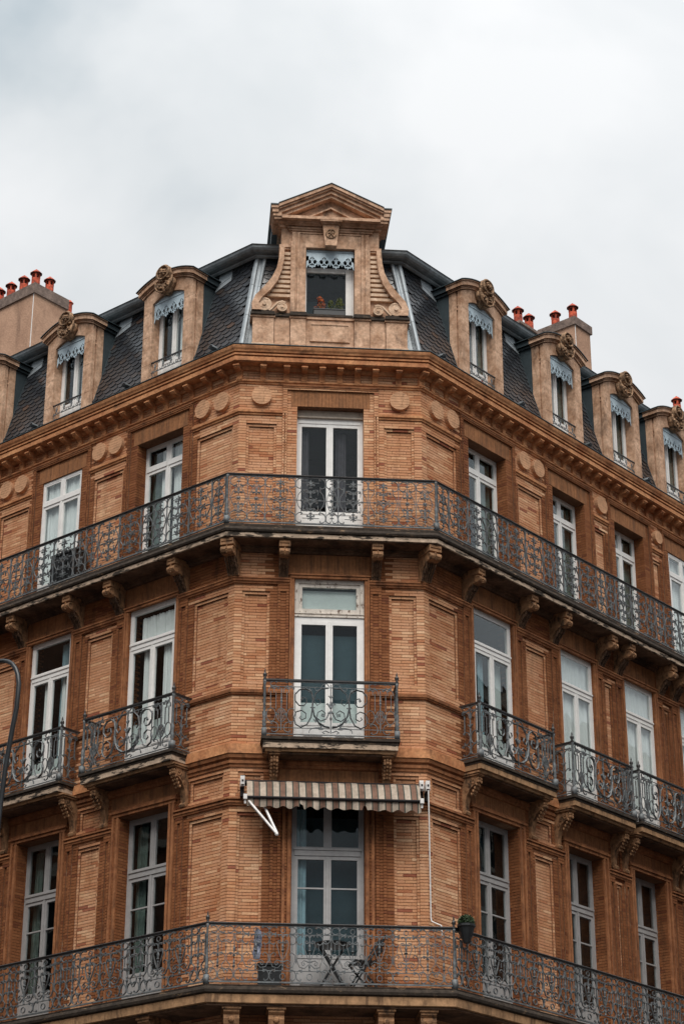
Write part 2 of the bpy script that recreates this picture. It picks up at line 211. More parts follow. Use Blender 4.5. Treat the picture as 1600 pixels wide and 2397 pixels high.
# ------------------------------------------------------------------ mesh helpers
class MB:
    def __init__(s): s.v = []; s.f = []; s.mi = []; s.mats = []; s.cur = 0
    def use(s, key):
        if key not in s.mats: s.mats.append(key)
        s.cur = s.mats.index(key); return s
    def face(s, *idx): s.f.append(idx); s.mi.append(s.cur)
    def quad(s, a, b, c, d):
        k = len(s.v); s.v += [a, b, c, d]; s.face(k, k + 1, k + 2, k + 3)
    def box(s, x0, x1, y0, y1, z0, z1, skip=''):
        k = len(s.v)
        s.v += [(x0, y0, z0), (x1, y0, z0), (x1, y1, z0), (x0, y1, z0), (x0, y0, z1), (x1, y0, z1), (x1, y1, z1), (x0, y1, z1)]
        F = {'b': (0, 3, 2, 1), 't': (4, 5, 6, 7), 'f': (0, 1, 5, 4), 'k': (2, 3, 7, 6), 'l': (3, 0, 4, 7), 'r': (1, 2, 6, 5)}
        for n, q in F.items():
            if n not in skip: s.face(*[k + i for i in q])
    def prism(s, pts, y0, y1, caps=True):
        """outline in x,z (counter-clockwise seen from the front, -y) pushed from y0 (front) to y1"""
        k = len(s.v); n = len(pts)
        s.v += [(x, y0, z) for x, z in pts] + [(x, y1, z) for x, z in pts]
        if caps: s.face(*range(k, k + n)); s.face(*reversed(range(k + n, k + 2 * n)))
        for i in range(n):
            j = (i + 1) % n; s.face(k + j, k + i, k + n + i, k + n + j)
    def prism_x(s, pts, x0, x1):
        """outline in y,z pushed along x"""
        k = len(s.v); n = len(pts)
        s.v += [(x0, y, z) for y, z in pts] + [(x1, y, z) for y, z in pts]
        s.face(*range(k, k + n)); s.face(*reversed(range(k + n, k + 2 * n)))
        for i in range(n):
            j = (i + 1) % n; s.face(k + j, k + i, k + n + i, k + n + j)
    def tube(s, pts, r, n=5, r1=None, caps=False, ky=1.0):
        pts = [Vector(p) for p in pts]; m = len(pts)
        if m < 2: return
        rings = []; nrm = None
        for i, p in enumerate(pts):
            t = (pts[min(i + 1, m - 1)] - pts[max(i - 1, 0)])
            if t.length < 1e-9: t = Vector((0, 0, 1))
            t.normalize()
            if nrm is None:
                a = Vector((0, 1, 0)) if abs(t.y) < 0.9 else Vector((1, 0, 0))
                nrm = (a - t * a.dot(t)).normalized()
            else:
                nrm = nrm - t * nrm.dot(t)
                nrm = nrm.normalized() if nrm.length > 1e-6 else t.orthogonal().normalized()
            bn = t.cross(nrm); rr = r if r1 is None else r + (r1 - r) * i / (m - 1)
            k = len(s.v)
            for j in range(n):
                a = 2 * math.pi * (j + .5) / n; o = (nrm * math.cos(a) + bn * math.sin(a)) * rr
                s.v.append((p.x + o.x, p.y + o.y * ky, p.z + o.z))
            rings.append(k)
        for a, b_ in zip(rings, rings[1:]):
            for j in range(n):
                q = (j + 1) % n; s.face(a + j, a + q, b_ + q, b_ + j)
        if caps: s.face(*[rings[0] + j for j in reversed(range(n))]); s.face(*[rings[-1] + j for j in range(n)])
    def lathe(s, prof, n=12, c=(0, 0, 0)):
        """profile of (r,z) turned round the vertical through c"""
        k = len(s.v)
        for r, z in prof:
            for j in range(n):
                a = 2 * math.pi * j / n; s.v.append((c[0] + r * math.cos(a), c[1] + r * math.sin(a), c[2] + z))
        for i in range(len(prof) - 1):
            for j in range(n):
                q = (j + 1) % n; s.face(k + i * n + j, k + i * n + q, k + (i + 1) * n + q, k + (i + 1) * n + j)
        if prof[0][0] > 1e-4: s.face(*[k + j for j in reversed(range(n))])
        if prof[-1][0] > 1e-4: s.face(*[k + (len(prof) - 1) * n + j for j in range(n)])
    def blob(s, c, rx, ry, rz, n=6, m=4):
        k = len(s.v)
        s.v.append((c[0], c[1], c[2] - rz))
        for i in range(1, m):
            p = -math.pi / 2 + math.pi * i / m
            for j in range(n):
                a = 2 * math.pi * j / n; s.v.append((c[0] + rx * math.cos(p) * math.cos(a), c[1] + ry * math.cos(p) * math.sin(a), c[2] + rz * math.sin(p)))
        s.v.append((c[0], c[1], c[2] + rz)); top = len(s.v) - 1
        for j in range(n):
            q = (j + 1) % n; s.face(k, k + 1 + q, k + 1 + j); s.face(top, k + 1 + (m - 2) * n + j, k + 1 + (m - 2) * n + q)
        for i in range(m - 2):
            for j in range(n):
                q = (j + 1) % n; a = k + 1 + i * n; b_ = a + n; s.face(a + j, a + q, b_ + q, b_ + j)
    def bar(s, a, b_, w, d):
        """square bar between two points"""
        s.tube([a, b_], w * 0.7071, 4, caps=True)
    def mesh(s, name, smooth=False):
        me = bpy.data.meshes.new(name); me.from_pydata(s.v, [], s.f)
        for k in (s.mats or ['white']): me.materials.append(MAT[k])
        me.polygons.foreach_set('material_index', s.mi)
        if smooth: me.polygons.foreach_set('use_smooth', [True] * len(s.f))
        me.update(); return me
    def add(s, o):
        """append another builder's geometry"""
        k = len(s.v); s.v += o.v
        for f, mi in zip(o.f, o.mi):
            s.use(o.mats[mi]) if o.mats else None
            s.face(*[k + i for i in f])
    def moved(s, fn):
        s.v = [tuple(fn(*p)) for p in s.v]; return s
def link(name, me, parent=None, loc=(0, 0, 0), rz=0.0, kind=None, label=None, scale=None):
    o = bpy.data.objects.new(name, me); COL.objects.link(o)
    o.location = loc; o.rotation_euler = (0, 0, rz)
    if scale: o.scale = scale
    if parent: o.parent = parent
    if kind: o['kind'] = kind
    if label: o['label'] = label
    return o
def part(name, mb, parent=None, smooth=False, **k): return link(name, mb.mesh(name, smooth), parent, **k)
def thing(name, label, cat, loc=(0, 0, 0), rz=0.0, group=None, me=None):
    o = link(name, me, None, loc, rz); o['label'] = label; o['category'] = cat
    if group: o['group'] = group
    return o

# ------------------------------------------------------------------ the three facades as local frames
# local x runs to the right along a facade, y into the building, z up; u runs along left - front - right
W = 3.2; HW = 1.6; T = math.tan(math.pi / 8); H_ = math.sqrt(0.5)
class Frame:
    def __init__(s, ox, oy, th): s.ox, s.oy, s.th = ox, oy, th; s.c, s.s = math.cos(th), math.sin(th)
    def w(s, x, y, z=0.0): return (s.ox + x * s.c - y * s.s, s.oy + x * s.s + y * s.c, z)
FR = {'F': Frame(0, 0, 0), 'L': Frame(-HW, 0, -math.pi / 4), 'R': Frame(HW, 0, math.pi / 4)}
def of_u(u):
    if u < -HW: return FR['L'], u + HW
    if u > HW: return FR['R'], u - HW
    return FR['F'], u
ULEFT, URIGHT = -HW - 9.2, HW + 11.6
def pt(u, p, z):
    """point on the facades at u, standing p proud of the wall"""
    if abs(u - HW) < 1e-6: return (HW + p * T, -p, z)
    if abs(u + HW) < 1e-6: return (-HW - p * T, -p, z)
    f, x = of_u(u); return f.w(x, -p, z)
def sweep(mb, prof, u0, u1, closed=False, caps=True):
    """profile of (p,z) (bottom to top on the outside) run along the facades from u0 to u1, mitred round the corners"""
    us = [u0] + [c for c in (-HW, HW) if u0 + 1e-4 < c < u1 - 1e-4] + [u1]
    n = len(prof); k = len(mb.v)
    for u in us:
        for p, z in prof: mb.v.append(pt(u, p, z))
    for i in range(len(us) - 1):
        for j in range(n if closed else n - 1):
            q = (j + 1) % n
            mb.face(k + i * n + j, k + (i + 1) * n + j, k + (i + 1) * n + q, k + i * n + q)
    if caps:
        mb.face(*[k + j for j in range(n)]); e = k + (len(us) - 1) * n
        mb.face(*[e + j for j in reversed(range(n))])
BAYS_L = [1.94, 4.53, 7.10]; BAYS_R = [1.94, 4.53, 6.62, 8.58]
BAYS = [0.0] + [-HW - s for s in BAYS_L] + [HW + s for s in BAYS_R]
BAYS_VIEW = sorted(BAYS)
HWID = {0.0: 0.595}
def halfw(c):
    if c == 0: return 0.595
    s = abs(c) - HW
    return 0.585 if s < 3 else (0.545 if s < 6 else 0.53)
# ------------------------------------------------------------------ ground
g = MB().use('asphalt'); g.quad((-400, -400, 0), (400, -400, 0), (400, 400, 0), (-400, 400, 0))
part('road', g, kind='structure')
g = MB().use('paving')
sweep(g, [(0.0, 0.004), (2.6, 0.004), (2.6, 0.13), (0.0, 0.13)], ULEFT, URIGHT, closed=True)
part('pavement', g, kind='structure')

# ------------------------------------------------------------------ the building
BLD = thing('corner_building', 'tall brick apartment house on the street corner with iron balconies and slate mansard roof', 'building')

CO = 0.052; ZB = 7.2; ZT = 19.46
def sn(z): return ZB + round((z - ZB) / CO) * CO
RECESS = {}                       # (bay u, storey) -> how far the joinery sits back
for c in BAYS:
    RECESS[(c, 3)] = 0.24; RECESS[(c, 2)] = 0.05; RECESS[(c, 1)] = 0.24
RECESS[(0.0, 3)] = 0.20; RECESS[(0.0, 1)] = 0.16; RECESS[(-HW - 4.53, 3)] = 0.04; RECESS[(HW + 8.58, 3)] = 0.04
OPEN = {1: (sn(8.43), sn(11.72)), 2: (sn(12.50), sn(15.45)), 3: (sn(16.24), sn(18.76))}
FAC = {'F': (-HW, HW, [0.0]), 'L': (ULEFT + HW, 0.0, [-s for s in BAYS_L]), 'R': (0.0, URIGHT - HW, BAYS_R)}
def local_hw(key, x): return 0.595 if key == 'F' else halfw(HW + abs(x))
def facade_rects(key):
    x0, x1, bays = FAC[key]; bays = sorted(bays)
    rects = []; soldiers = []
    for st, ow in ((1, 0.36), (2, 0.31), (3, 0.245)):
        edges = [x0]
        for c in bays: h = local_hw(key, c) + ow; edges += [c - h, c + h]
        edges.append(x1)
        for i in range(0, len(edges), 2):
            a, b = edges[i], edges[i + 1]
            if b - a < 0.24: continue
            ia = 0.13 if i == 0 else 0.10; ib = 0.13 if i + 2 == len(edges) else 0.10
            if key == 'L': ib = 0.14 if i + 2 == len(edges) else 0.10
            if b - a < 0.6: ia = ib = 0.07
            zs = {3: [(sn(16.45), sn(18.40))], 2: [(sn(13.62), sn(15.23))], 1: [(sn(8.85), sn(11.36)), (sn(11.66), sn(12.06))]}[st]
            for za, zb in zs:
                rects.append((a + ia, b - ib, za, zb, -0.025))
                rects.append((a + ia + 0.045, b - ib - 0.045, za + CO * 0, zb - CO, -0.055))
        for c in bays:
            h = local_hw(key, c); za, zb = OPEN[st]
            if st == 3:
                rects += [(c - h - 0.245, c + h + 0.245, sn(16.24), sn(19.15), 0.035), (c - h - 0.17, c + h + 0.17, sn(16.24), sn(19.05), 0.0)]
                rects += [(c - h - 0.215, c - h - 0.195, sn(16.24), sn(18.6), 0.005), (c + h + 0.195, c + h + 0.215, sn(16.24), sn(18.6), 0.005)]
                soldiers.append((c - h - 0.10, c + h + 0.10, zb, sn(19.05)))
            if st == 2:
                for sgn in (-1, 1):
                    lo, hi = sorted((c + sgn * (h + 0.09), c + sgn * (h + 0.28)))
                    rects += [(lo, hi, sn(12.5), sn(15.35), 0.03), (lo + 0.045, hi - 0.045, sn(13.6), sn(15.23), 0.005)]
                    lo, hi = sorted((c + sgn * (h + 0.01), c + sgn * (h + 0.055)))
                    rects.append((lo, hi, za, sn(15.5), 0.025))
                soldiers.append((c - h - 0.09, c + h + 0.09, sn(15.52), sn(15.93)))
            if st == 1:
                for sgn in (-1, 1):
                    lo, hi = sorted((c + sgn * (h + 0.17), c + sgn * (h + 0.34)))
                    rects += [(lo, hi, sn(8.43), sn(11.5), 0.03), (lo + 0.05, hi - 0.05, sn(8.43), sn(11.36), 0.0)]
                    lo, hi = sorted((c + sgn * (h + 0.07), c + sgn * (h + 0.13)))
                    rects.append((lo, hi, za, sn(11.85), 0.025))
                soldiers.append((c - h - 0.22, c + h + 0.22, sn(11.88), sn(12.08)))
            rects.append((c - h, c + h, za, zb, None))
    return x0, x1, rects, soldiers
def zone(key, x, z):
    """plain face brick, or the browner moulded brick round the windows"""
    if 15.43 < z < 16.1 and key != 'F': return 'trim'
    if key == 'F' and z > 16.1: return 'brick'
    st = 1 if z < 12.3 else (2 if z < 16.1 else 3)
    if z < 8.3 or 12.3 < z < 12.5 or z > 19.16: return 'brick'
    ow = {1: .455, 2: .405, 3: .34}[st]
    return 'trim' if any(abs(x - c) < local_hw(key, c) + ow for c in FAC[key][2]) else 'brick'
BRICKS = []          # (facade, x0, x1, y0, z0, z1) of every brick, individuals chosen below
STUFF = MB().use('brick'); STUFF.use('lintel'); STUFF.use('trim'); STUFF.use('brick')
WALLS = {}
rng = random.Random(3)
for key in ('F', 'L', 'R'):
    x0, x1, rects, soldiers = facade_rects(key)
    fr = FR[key]
    xs = sorted(set([x0, x1] + [round(r, 5) for q in rects + [(s_[0], s_[1], 0, 0, 0) for s_ in soldiers] for r in q[:2] if x0 < r < x1]))
    zs = sorted(set([ZB, ZT] + [round(r, 5) for q in rects + [(0, 0, s_[2], s_[3], 0) for s_ in soldiers] for r in q[2:4]]))
    nx, nz = len(xs) - 1, len(zs) - 1
    D = [[0.0] * nz for _ in range(nx)]
    for i in range(nx):
        xm = (xs[i] + xs[i + 1]) / 2
        hit = [r for r in rects if r[0] < xm < r[1]]
        for j in range(nz):
            zm = (zs[j] + zs[j + 1]) / 2
            for r in hit:
                if r[2] < zm < r[3]: D[i][j] = r[4]
    BACK = 0.45; MO = 0.012
    wb = MB().use('mortar')
    yof = lambda d: BACK if d is None else -d + MO
    for i in range(nx):
        for j in range(nz):
            d = D[i][j]
            if d is not None:
                y = yof(d); wb.use('mortar_pale' if (d < -.05 and key != 'F') else 'mortar'); wb.quad((xs[i], y, zs[j]), (xs[i + 1], y, zs[j]), (xs[i + 1], y, zs[j + 1]), (xs[i], y, zs[j + 1]))
            wb.use('mortar')
            if i + 1 < nx and D[i + 1][j] != d:
                a, b = yof(d), yof(D[i + 1][j]); X = xs[i + 1]
                wb.quad((X, a, zs[j]), (X, b, zs[j]), (X, b, zs[j + 1]), (X, a, zs[j + 1]))
            if j + 1 < nz and D[i][j + 1] != d:
                a, b = yof(d), yof(D[i][j + 1]); Z = zs[j + 1]
                wb.quad((xs[i], a, Z), (xs[i + 1], a, Z), (xs[i + 1], b, Z), (xs[i], b, Z))
    # plain lower wall down to the street
    wb.use('mortar').box(x0, x1, 0.012, 0.4, 0.0, ZB)
    WALLS[key] = part('wall', wb, BLD, loc=(fr.ox, fr.oy, 0), rz=fr.th)
    # bricks, course by course; x = local, cut wherever the relief changes
    rows = int(round((ZT - ZB) / CO))
    for k in range(rows):
        za = ZB + k * CO; zm = za + CO / 2
        j = max(i for i in range(nz) if zs[i] < zm)
        i = 0
        while i < nx:
            d = D[i][j]; i2 = i
            while i2 + 1 < nx and D[i2 + 1][j] == d and not any(s_[2] < zm < s_[3] and (abs(xs[i2 + 1] - s_[0]) < 1e-4 or abs(xs[i2 + 1] - s_[1]) < 1e-4) for s_ in soldiers): i2 += 1
            a, b = xs[i], xs[i2 + 1]; xm = (a + b) / 2
            if d is None:
                for X, dirn in ((a, 1), (b, -1)):         # bricks on the jambs of the opening
                    for ya, yb in ((-0.0, 0.11), (0.118, 0.26)) if k % 2 else ((-0.0, 0.18), (0.188, 0.30)):
                        BRICKS.append(('J', key, X, dirn, ya, yb, za, za + CO - 0.008))
            elif any(s_[0] < xm < s_[1] and s_[2] < zm < s_[3] for s_ in soldiers): pass
            else:
                step = 0.27; off = (k % 2) * step / 2
                cuts = [a]; n0 = math.floor((a - off) / step) + 1
                while n0 * step + off < b - 0.045:
                    c = n0 * step + off + rng.uniform(-0.02, 0.02)
                    if c - cuts[-1] > 0.05: cuts.append(c)
                    n0 += 1
                cuts.append(b)
                for p, q in zip(cuts, cuts[1:]):
                    g1 = 0.003 if p > a + 1e-4 else 0.0; g2 = 0.003 if q < b - 1e-4 else 0.0
                    BRICKS.append(('B', key, p + g1, q - g2, -d + rng.uniform(-0.002, 0.0025), -d + MO + 0.002, za, za + CO - 0.009))
            i = i2 + 1
    for a, b, za, zb in soldiers:
        n = max(1, int(round((b - a) / 0.06))); w = (b - a) / n
        for q in range(n):
            BRICKS.append(('S', key, a + q * w + 0.002, a + (q + 1) * w - 0.002, rng.uniform(-0.003, 0.002), 0.016, za + 0.002, zb - 0.002))
    # soffit bricks of the F3 lintels are covered by the soldier course above
unit = MB().use('brick'); unit.box(0, 1, 0, 1, 0, 1, skip='k'); UNIT = unit.mesh('brick')
def seen_size(bk):
    if bk[0] != 'B' or bk[1] != 'F': return 0
    _, key, a, b, y0, y1, za, zb = bk
    if zone(key, (a + b) / 2, za) != 'brick': return 0
    if 15.9 < za < 17.25 or za < 9.5 or (12.0 < za < 13.5 and abs(a) < 1.15): return 0
    return (b - a) * (zb - za) / ((Vector(FR[key].w((a + b) / 2, 0, za)) - CAMLOC).length ** 2)
order = sorted(range(len(BRICKS)), key=lambda i: -seen_size(BRICKS[i]))
single = set(order[:300])
for i, bk in enumerate(BRICKS):
    kind, key = bk[0], bk[1]; fr = FR[key]
    if kind == 'J':
        _, _, X, dirn, ya, yb, za, zb = bk
        t = MB().use('brick'); xa, xb = sorted((X, X + dirn * 0.010)); t.box(xa, xb, ya, yb, za, zb)
    else:
        _, _, a, b, y0, y1, za, zb = bk
        if i in single:
            link('brick', UNIT, WALLS[key], loc=(a, y0, za), scale=(b - a, y1 - y0, zb - za)); continue
        t = MB().use('lintel' if kind == 'S' else 'brick'); t.box(a, b, y0, y1, za, zb, skip='k')
    mk = 'lintel' if kind == 'S' else ('trim' if kind == 'J' and (za < 16 or key != 'F') else zone(key, (a + b) / 2 if kind == 'B' else X, (za + zb) / 2))
    STUFF.cur = STUFF.mats.index(mk)
    k = len(STUFF.v); STUFF.v += [fr.w(*p) for p in t.v]
    for f in t.f: STUFF.face(*[k + q for q in f])
part('brick_courses', STUFF, BLD, kind='stuff')

# ------------------------------------------------------------------ mouldings that run round the building
def run(name, profs, u0=ULEFT, u1=URIGHT, parent=BLD):
    mb = MB()
    for key, prof in profs: mb.use(key); sweep(mb, prof, u0, u1, closed=True)
    return part(name, mb, parent)
run('cornice', [('terracotta', [(0.0, 19.40), (0.04, 19.40), (0.06, 19.43), (0.07, 19.465), (0.225, 19.47), (0.235, 19.485), (0.255, 19.485), (0.255, 19.565), (0.225, 19.57), (0.225, 19.583), (0.272, 19.59), (0.272, 19.622), (0.245, 19.627), (0.245, 19.638), (0.29, 19.645), (0.298, 19.67), (0.318, 19.70), (0.33, 19.735), (0.33, 19.757), (0.0, 19.775)]),
                ('cheek', [(0.0, 19.777), (0.338, 19.759), (0.345, 19.764), (0.345, 19.776), (0.0, 19.795)])])
run('frieze_moulding', [('terracotta', [(0.0, 19.145), (0.022, 19.15), (0.028, 19.175), (0.05, 19.185), (0.052, 19.212), (0.0, 19.22)])])
run('floor_band', [('surround', [(0.0, 12.10), (0.02, 12.105), (0.022, 12.15), (0.045, 12.16), (0.05, 12.205), (0.03, 12.21), (0.03, 12.235), (0.07, 12.25), (0.085, 12.305), (0.0, 12.31)]), ('terracotta', [(0.0, 12.312), (0.10, 12.314), (0.10, 12.475), (0.0, 12.485)])])
def pier_runs(name, st, ow, prof, mkey='terracotta'):
    edges = [ULEFT]
    for c in BAYS_VIEW: h = halfw(c) + ow; edges += [c - h, c + h]
    edges.append(URIGHT)
    for a, b in zip(edges[::2], edges[1::2]): run(name, [(mkey, prof)], a, b)
pier_runs('impost_moulding', 3, 0.246, [(0.0, 18.535), (0.02, 18.54), (0.022, 18.57), (0.045, 18.58), (0.05, 18.625), (0.0, 18.635)])
pier_runs('capital_moulding', 2, 0.08, mkey='surround', prof=[(0.0, 15.33), (0.035, 15.335), (0.04, 15.36), (0.06, 15.37), (0.066, 15.405), (0.08, 15.412), (0.08, 15.435), (0.0, 15.442)])
pier_runs('string_course', 2, 0.07, mkey='surround', prof=[(0.0, 13.35), (0.034, 13.355), (0.034, 13.375), (0.05, 13.38), (0.055, 13.42), (0.036, 13.425), (0.036, 13.445), (0.0, 13.45)])
pier_runs('capital_moulding', 1, 0.15, mkey='surround', prof=[(0.0, 11.455), (0.035, 11.46), (0.04, 11.49), (0.055, 11.495), (0.055, 11.525), (0.035, 11.53), (0.04, 11.545), (0.075, 11.55), (0.075, 11.575), (0.0, 11.585)])
# window surrounds
for c in BAYS:
    h = halfw(c); fr, x = of_u(c)
    mb = MB().use('surround')
    mb.box(x - h - 0.25, x + h + 0.25, -0.055, 0.02, 19.115, 19.142); mb.box(x - h - 0.24, x + h + 0.24, -0.045, 0.02, 19.085, 19.113)
    mb.box(x - h - 0.17, x + h + 0.17, -0.02, 0.02, 19.052, 19.066)
    part('window_hood', mb, BLD, loc=(fr.ox, fr.oy, 0), rz=fr.th)
    mb = MB().use('surround')
    mb.box(x - h - 0.08, x + h + 0.08, -0.05, 0.02, 15.455, 15.50); mb.box(x - h - 0.095, x + h + 0.095, -0.07, 0.02, 15.502, 15.525)
    for s_ in (-1, 1):
        lo, hi = sorted((x + s_ * h, x + s_ * (h + 0.045))); mb.box(lo, hi, -0.032, 0.03, 12.5, 15.452)
        lo, hi = sorted((x + s_ * (h + 0.048), x + s_ * (h + 0.078))); mb.box(lo, hi, -0.048, 0.03, 12.5, 15.452)
    part('window_surround', mb, BLD, loc=(fr.ox, fr.oy, 0), rz=fr.th)
    mb = MB().use('surround')
    mb.box(x - h - 0.16, x + h + 0.16, -0.035, 0.02, 11.735, 11.79); mb.box(x - h - 0.19, x + h + 0.19, -0.06, 0.02, 11.792, 11.83); mb.box(x - h - 0.17, x + h + 0.17, -0.03, 0.02, 11.832, 11.87)
    for s_ in (-1, 1):
        lo, hi = sorted((x + s_ * (h + 0.005), x + s_ * (h + 0.06))); mb.box(lo, hi, -0.03, 0.03, 8.43, 11.733)
        lo, hi = sorted((x + s_ * (h + 0.1), x + s_ * (h + 0.145))); mb.box(lo, hi, -0.045, 0.03, 8.43, 11.733)
    part('window_surround', mb, BLD, loc=(fr.ox, fr.oy, 0), rz=fr.th)

# ------------------------------------------------------------------ roundels of cut brick in the top frieze
def roundel_mesh(r):
    mb = MB().use('roundel'); z = -r; rg = random.Random(5)
    while z < r - 1e-4:
        z2 = min(r, z + CO); za, zb = z + 0.0025, z2 - 0.0025
        pts = [za + (zb - za) * i / 4 for i in range(5)]
        right = [(math.sqrt(max(0, r * r - q * q)), q) for q in pts]
        cx = rg.uniform(-0.4, 0.4) * r
        if right[2][0] > 0.11:
            cx = max(-right[0][0] * 0.5, min(right[0][0] * 0.5, cx))
            mb.prism([(-x, q) for x, q in reversed(right)] + [(cx - 0.002, za), (cx - 0.002, zb)], -0.075, 0.02)
            mb.prism([(cx + 0.002, zb), (cx + 0.002, za)] + right, -0.075, 0.02)
        else: mb.prism([(-x, q) for x, q in reversed(right)] + right, -0.075, 0.02)
        z = z2
    mb.use('mortar'); n = 20
    mb.prism([(0.985 * r * math.cos(2 * math.pi * i / n), 0.985 * r * math.sin(2 * math.pi * i / n)) for i in range(n)], -0.065, 0.02)
    return mb.mesh('roundel')
RM = {0.175: roundel_mesh(0.175), 0.14: roundel_mesh(0.14)}
for u, r in [(-1.215, .175), (1.215, .175)] + [(-HW - s, .175) for s in (.38, .84, 3.05, 3.485, 5.63, 6.06, 8.2)] + [(HW + s, .175) for s in (.38, .84, 3.03, 3.48, 5.6, 9.7)] + [(HW + 7.62, .14)]:
    fr, x = of_u(u); w_ = fr.w(x, 0, 18.895); link('roundel', RM[r], BLD, loc=w_, rz=fr.th)

# ------------------------------------------------------------------ modillions under the cornice
mb = MB().use('terracotta')
pr = [(0.02, 19.20), (-0.055, 19.205), (-0.06, 19.225), (-0.04, 19.235), (-0.045, 19.31), (-0.075, 19.345), (-0.13, 19.355), (-0.175, 19.365), (-0.205, 19.385), (-0.21, 19.42), (-0.19, 19.445), (-0.20, 19.45), (-0.20, 19.468), (0.02, 19.468)]
pr = [(y, z - 19.2) for y, z in pr]
mb.prism_x(pr, -0.05, 0.05); mb.prism_x([(y * 1.06, z * 1.0) for y, z in pr[1:5]] + [(-0.02, 0.11), (-0.02, 0.003)], -0.028, 0.028)
mb.box(-0.056, 0.056, -0.225, 0.0, 0.205, 0.228)
MOD = mb.mesh('modillion')
mods = [(-1.6, -math.pi / 8), (1.6, math.pi / 8)] + [(u, 0) for u in (-1.2, -0.785, -0.472, -0.157, 0.157, 0.472, 0.785, 1.2)]
ss = [0.31, 0.71] + [1.15 + 0.3235 * i for i in range(32)]
mods += [(-HW - s, 0) for s in ss if s < 9] + [(HW + s, 0) for s in ss if s < 11.4]
for u, extra in mods:
    fr, x = of_u(u)
    th = fr.th + extra
    if abs(abs(u) - 1.6) < 1e-6: th = extra
    link('modillion', MOD, BLD, loc=pt(u, 0, 19.2), rz=th)

# ------------------------------------------------------------------ corbels
def corbel_top():
    mb = MB().use('corbel'); z0 = 15.44
    pr = [(0.03, 0), (-0.05, 0), (-0.06, .08), (-0.085, .15), (-0.13, .22), (-0.20, .27), (-0.27, .285), (-0.33, .28), (-0.385, .30), (-0.41, .345), (-0.40, .39), (-0.36, .415), (-0.33, .42), (-0.35, .43), (-0.39, .44), (-0.385, .49), (-0.40, .50), (-0.40, .545), (0.03, .545)]
    mb.prism_x(pr, -0.085, 0.085)
    for s_ in (-1, 1):                                           # side volutes and a beaded roll
        mb.tube([(s_ * 0.085, -0.345 + 0.055 * math.cos(a * 0.5), .35 + 0.055 * math.sin(a * 0.5)) for a in range(0, 13)], 0.014, 4)
        mb.box(*sorted((s_ * 0.086, s_ * 0.1)), -0.395, 0.0, .435, .545)
    for i in range(5): mb.blob((0, -0.415 + 0.012 * abs(i - 2), .29 + i * 0.03), 0.014, 0.014, 0.014)
    mb.use('leafwork')
    for r_ in range(4):
        for q in range(-2, 3):
            z = .05 + r_ * .06 + (0.02 if q % 2 else 0); y = -0.075 - r_ * 0.030 - r_ * r_ * 0.006
            mb.tube([(q * 0.034, y + 0.02, z - 0.05), (q * 0.036, y - 0.008, z), (q * 0.04, y - 0.02, z + 0.045), (q * 0.043, y - 0.035, z + 0.055)], 0.017, 4, 0.006)
    return mb.mesh('corbel')
CT = corbel_top()
spots = [(-1.6, -math.pi / 8, .03), (1.6, math.pi / 8, .03), (-.785, None, 0), (.785, None, 0)]
for c in [-HW - s for s in BAYS_L] + [HW + s for s in BAYS_R]:
    for d in (-(halfw(c) + .205), halfw(c) + .205): spots.append((c + d, None, 0))
for u, th, p in spots:
    fr, x = of_u(u); link('corbel', CT, BLD, loc=pt(u, p, 15.44), rz=fr.th if th is None else th, scale=(1.15, 1, 1) if th is not None else (0.95, 1, 1))
def corbel_mid():
    mb = MB().use('corbel')
    pr = [(0.03, 0.02), (-0.045, 0.0), (-0.075, 0.02), (-0.085, .06), (-0.06, .09), (-0.045, .10), (-0.055, .2), (-0.085, .32), (-0.15, .42), (-0.22, .475), (-0.285, .50), (-0.315, .535), (-0.32, .58), (-0.29, .61), (-0.31, .62), (-0.345, .63), (-0.345, .66), (-0.37, .67), (-0.37, .70), (0.03, .70)]
    mb.prism_x(pr, -0.06, 0.06)
    mb.box(-0.085, 0.085, -0.36, 0.0, .64, .662); mb.box(-0.10, 0.10, -0.385, 0.0, .672, .702)
    for s_ in (-1, 1):
        for cy, cz, r in ((-0.23, .55, .055), (-0.05, .045, .028), (-0.15, .50, .035), (-0.1, .42, .03)):
            mb.tube([(s_ * 0.064, cy + r * (1 - i / 16) * math.cos(i * 0.8), cz + r * (1 - i / 16) * math.sin(i * 0.8)) for i in range(12)], 0.012, 4)
        mb.blob((s_ * 0.066, -0.05, .045), 0.012, 0.02, 0.02)
    for i in range(6):                                           # acanthus on the front
        z = .60 - i * .05; y = -0.325 + (0 if i < 2 else (i - 1) * 0.035)
        for q in (-1, 0, 1): mb.blob((q * 0.045, y, z - abs(q) * 0.012), 0.022, 0.02, 0.028)
    return mb.mesh('corbel')
CM = corbel_mid(); spots = []
for c in BAYS:
    if c == 0: spots += [-.90, .93]
    else: spots += [c - .93 * (halfw(c) / .585), c + .95 * (halfw(c) / .585)]
for u in spots:
    fr, x = of_u(u); link('corbel', CM, BLD, loc=pt(u, 0, 11.585), rz=fr.th)
def corbel_low():
    mb = MB().use('corbel')
    pr = [(0.03, -0.1), (-0.1, -0.1), (-0.14, .1), (-0.26, .3), (-0.42, .46), (-0.55, .5), (-0.62, .56), (-0.64, .64), (-0.62, .70), (-0.66, .74), (-0.66, .85), (0.03, .85)]
    mb.prism_x(pr, -0.12, 0.12); mb.box(-0.145, 0.145, -0.68, 0, .78, .852)
    mb.blob((0, -0.64, .63), 0.05, 0.03, 0.05, 8, 5)
    for i in range(3):
        for q in (-1, 0, 1): mb.blob((q * 0.07, -0.56 + i * 0.09, .46 - i * .085), 0.04, 0.04, 0.06)
    return mb.mesh('corbel')
CLW = corbel_low(); spots = [-1.5, -.82, .85, 1.5]
for c in BAYS[1:]: spots += [c - .85, c + .85]
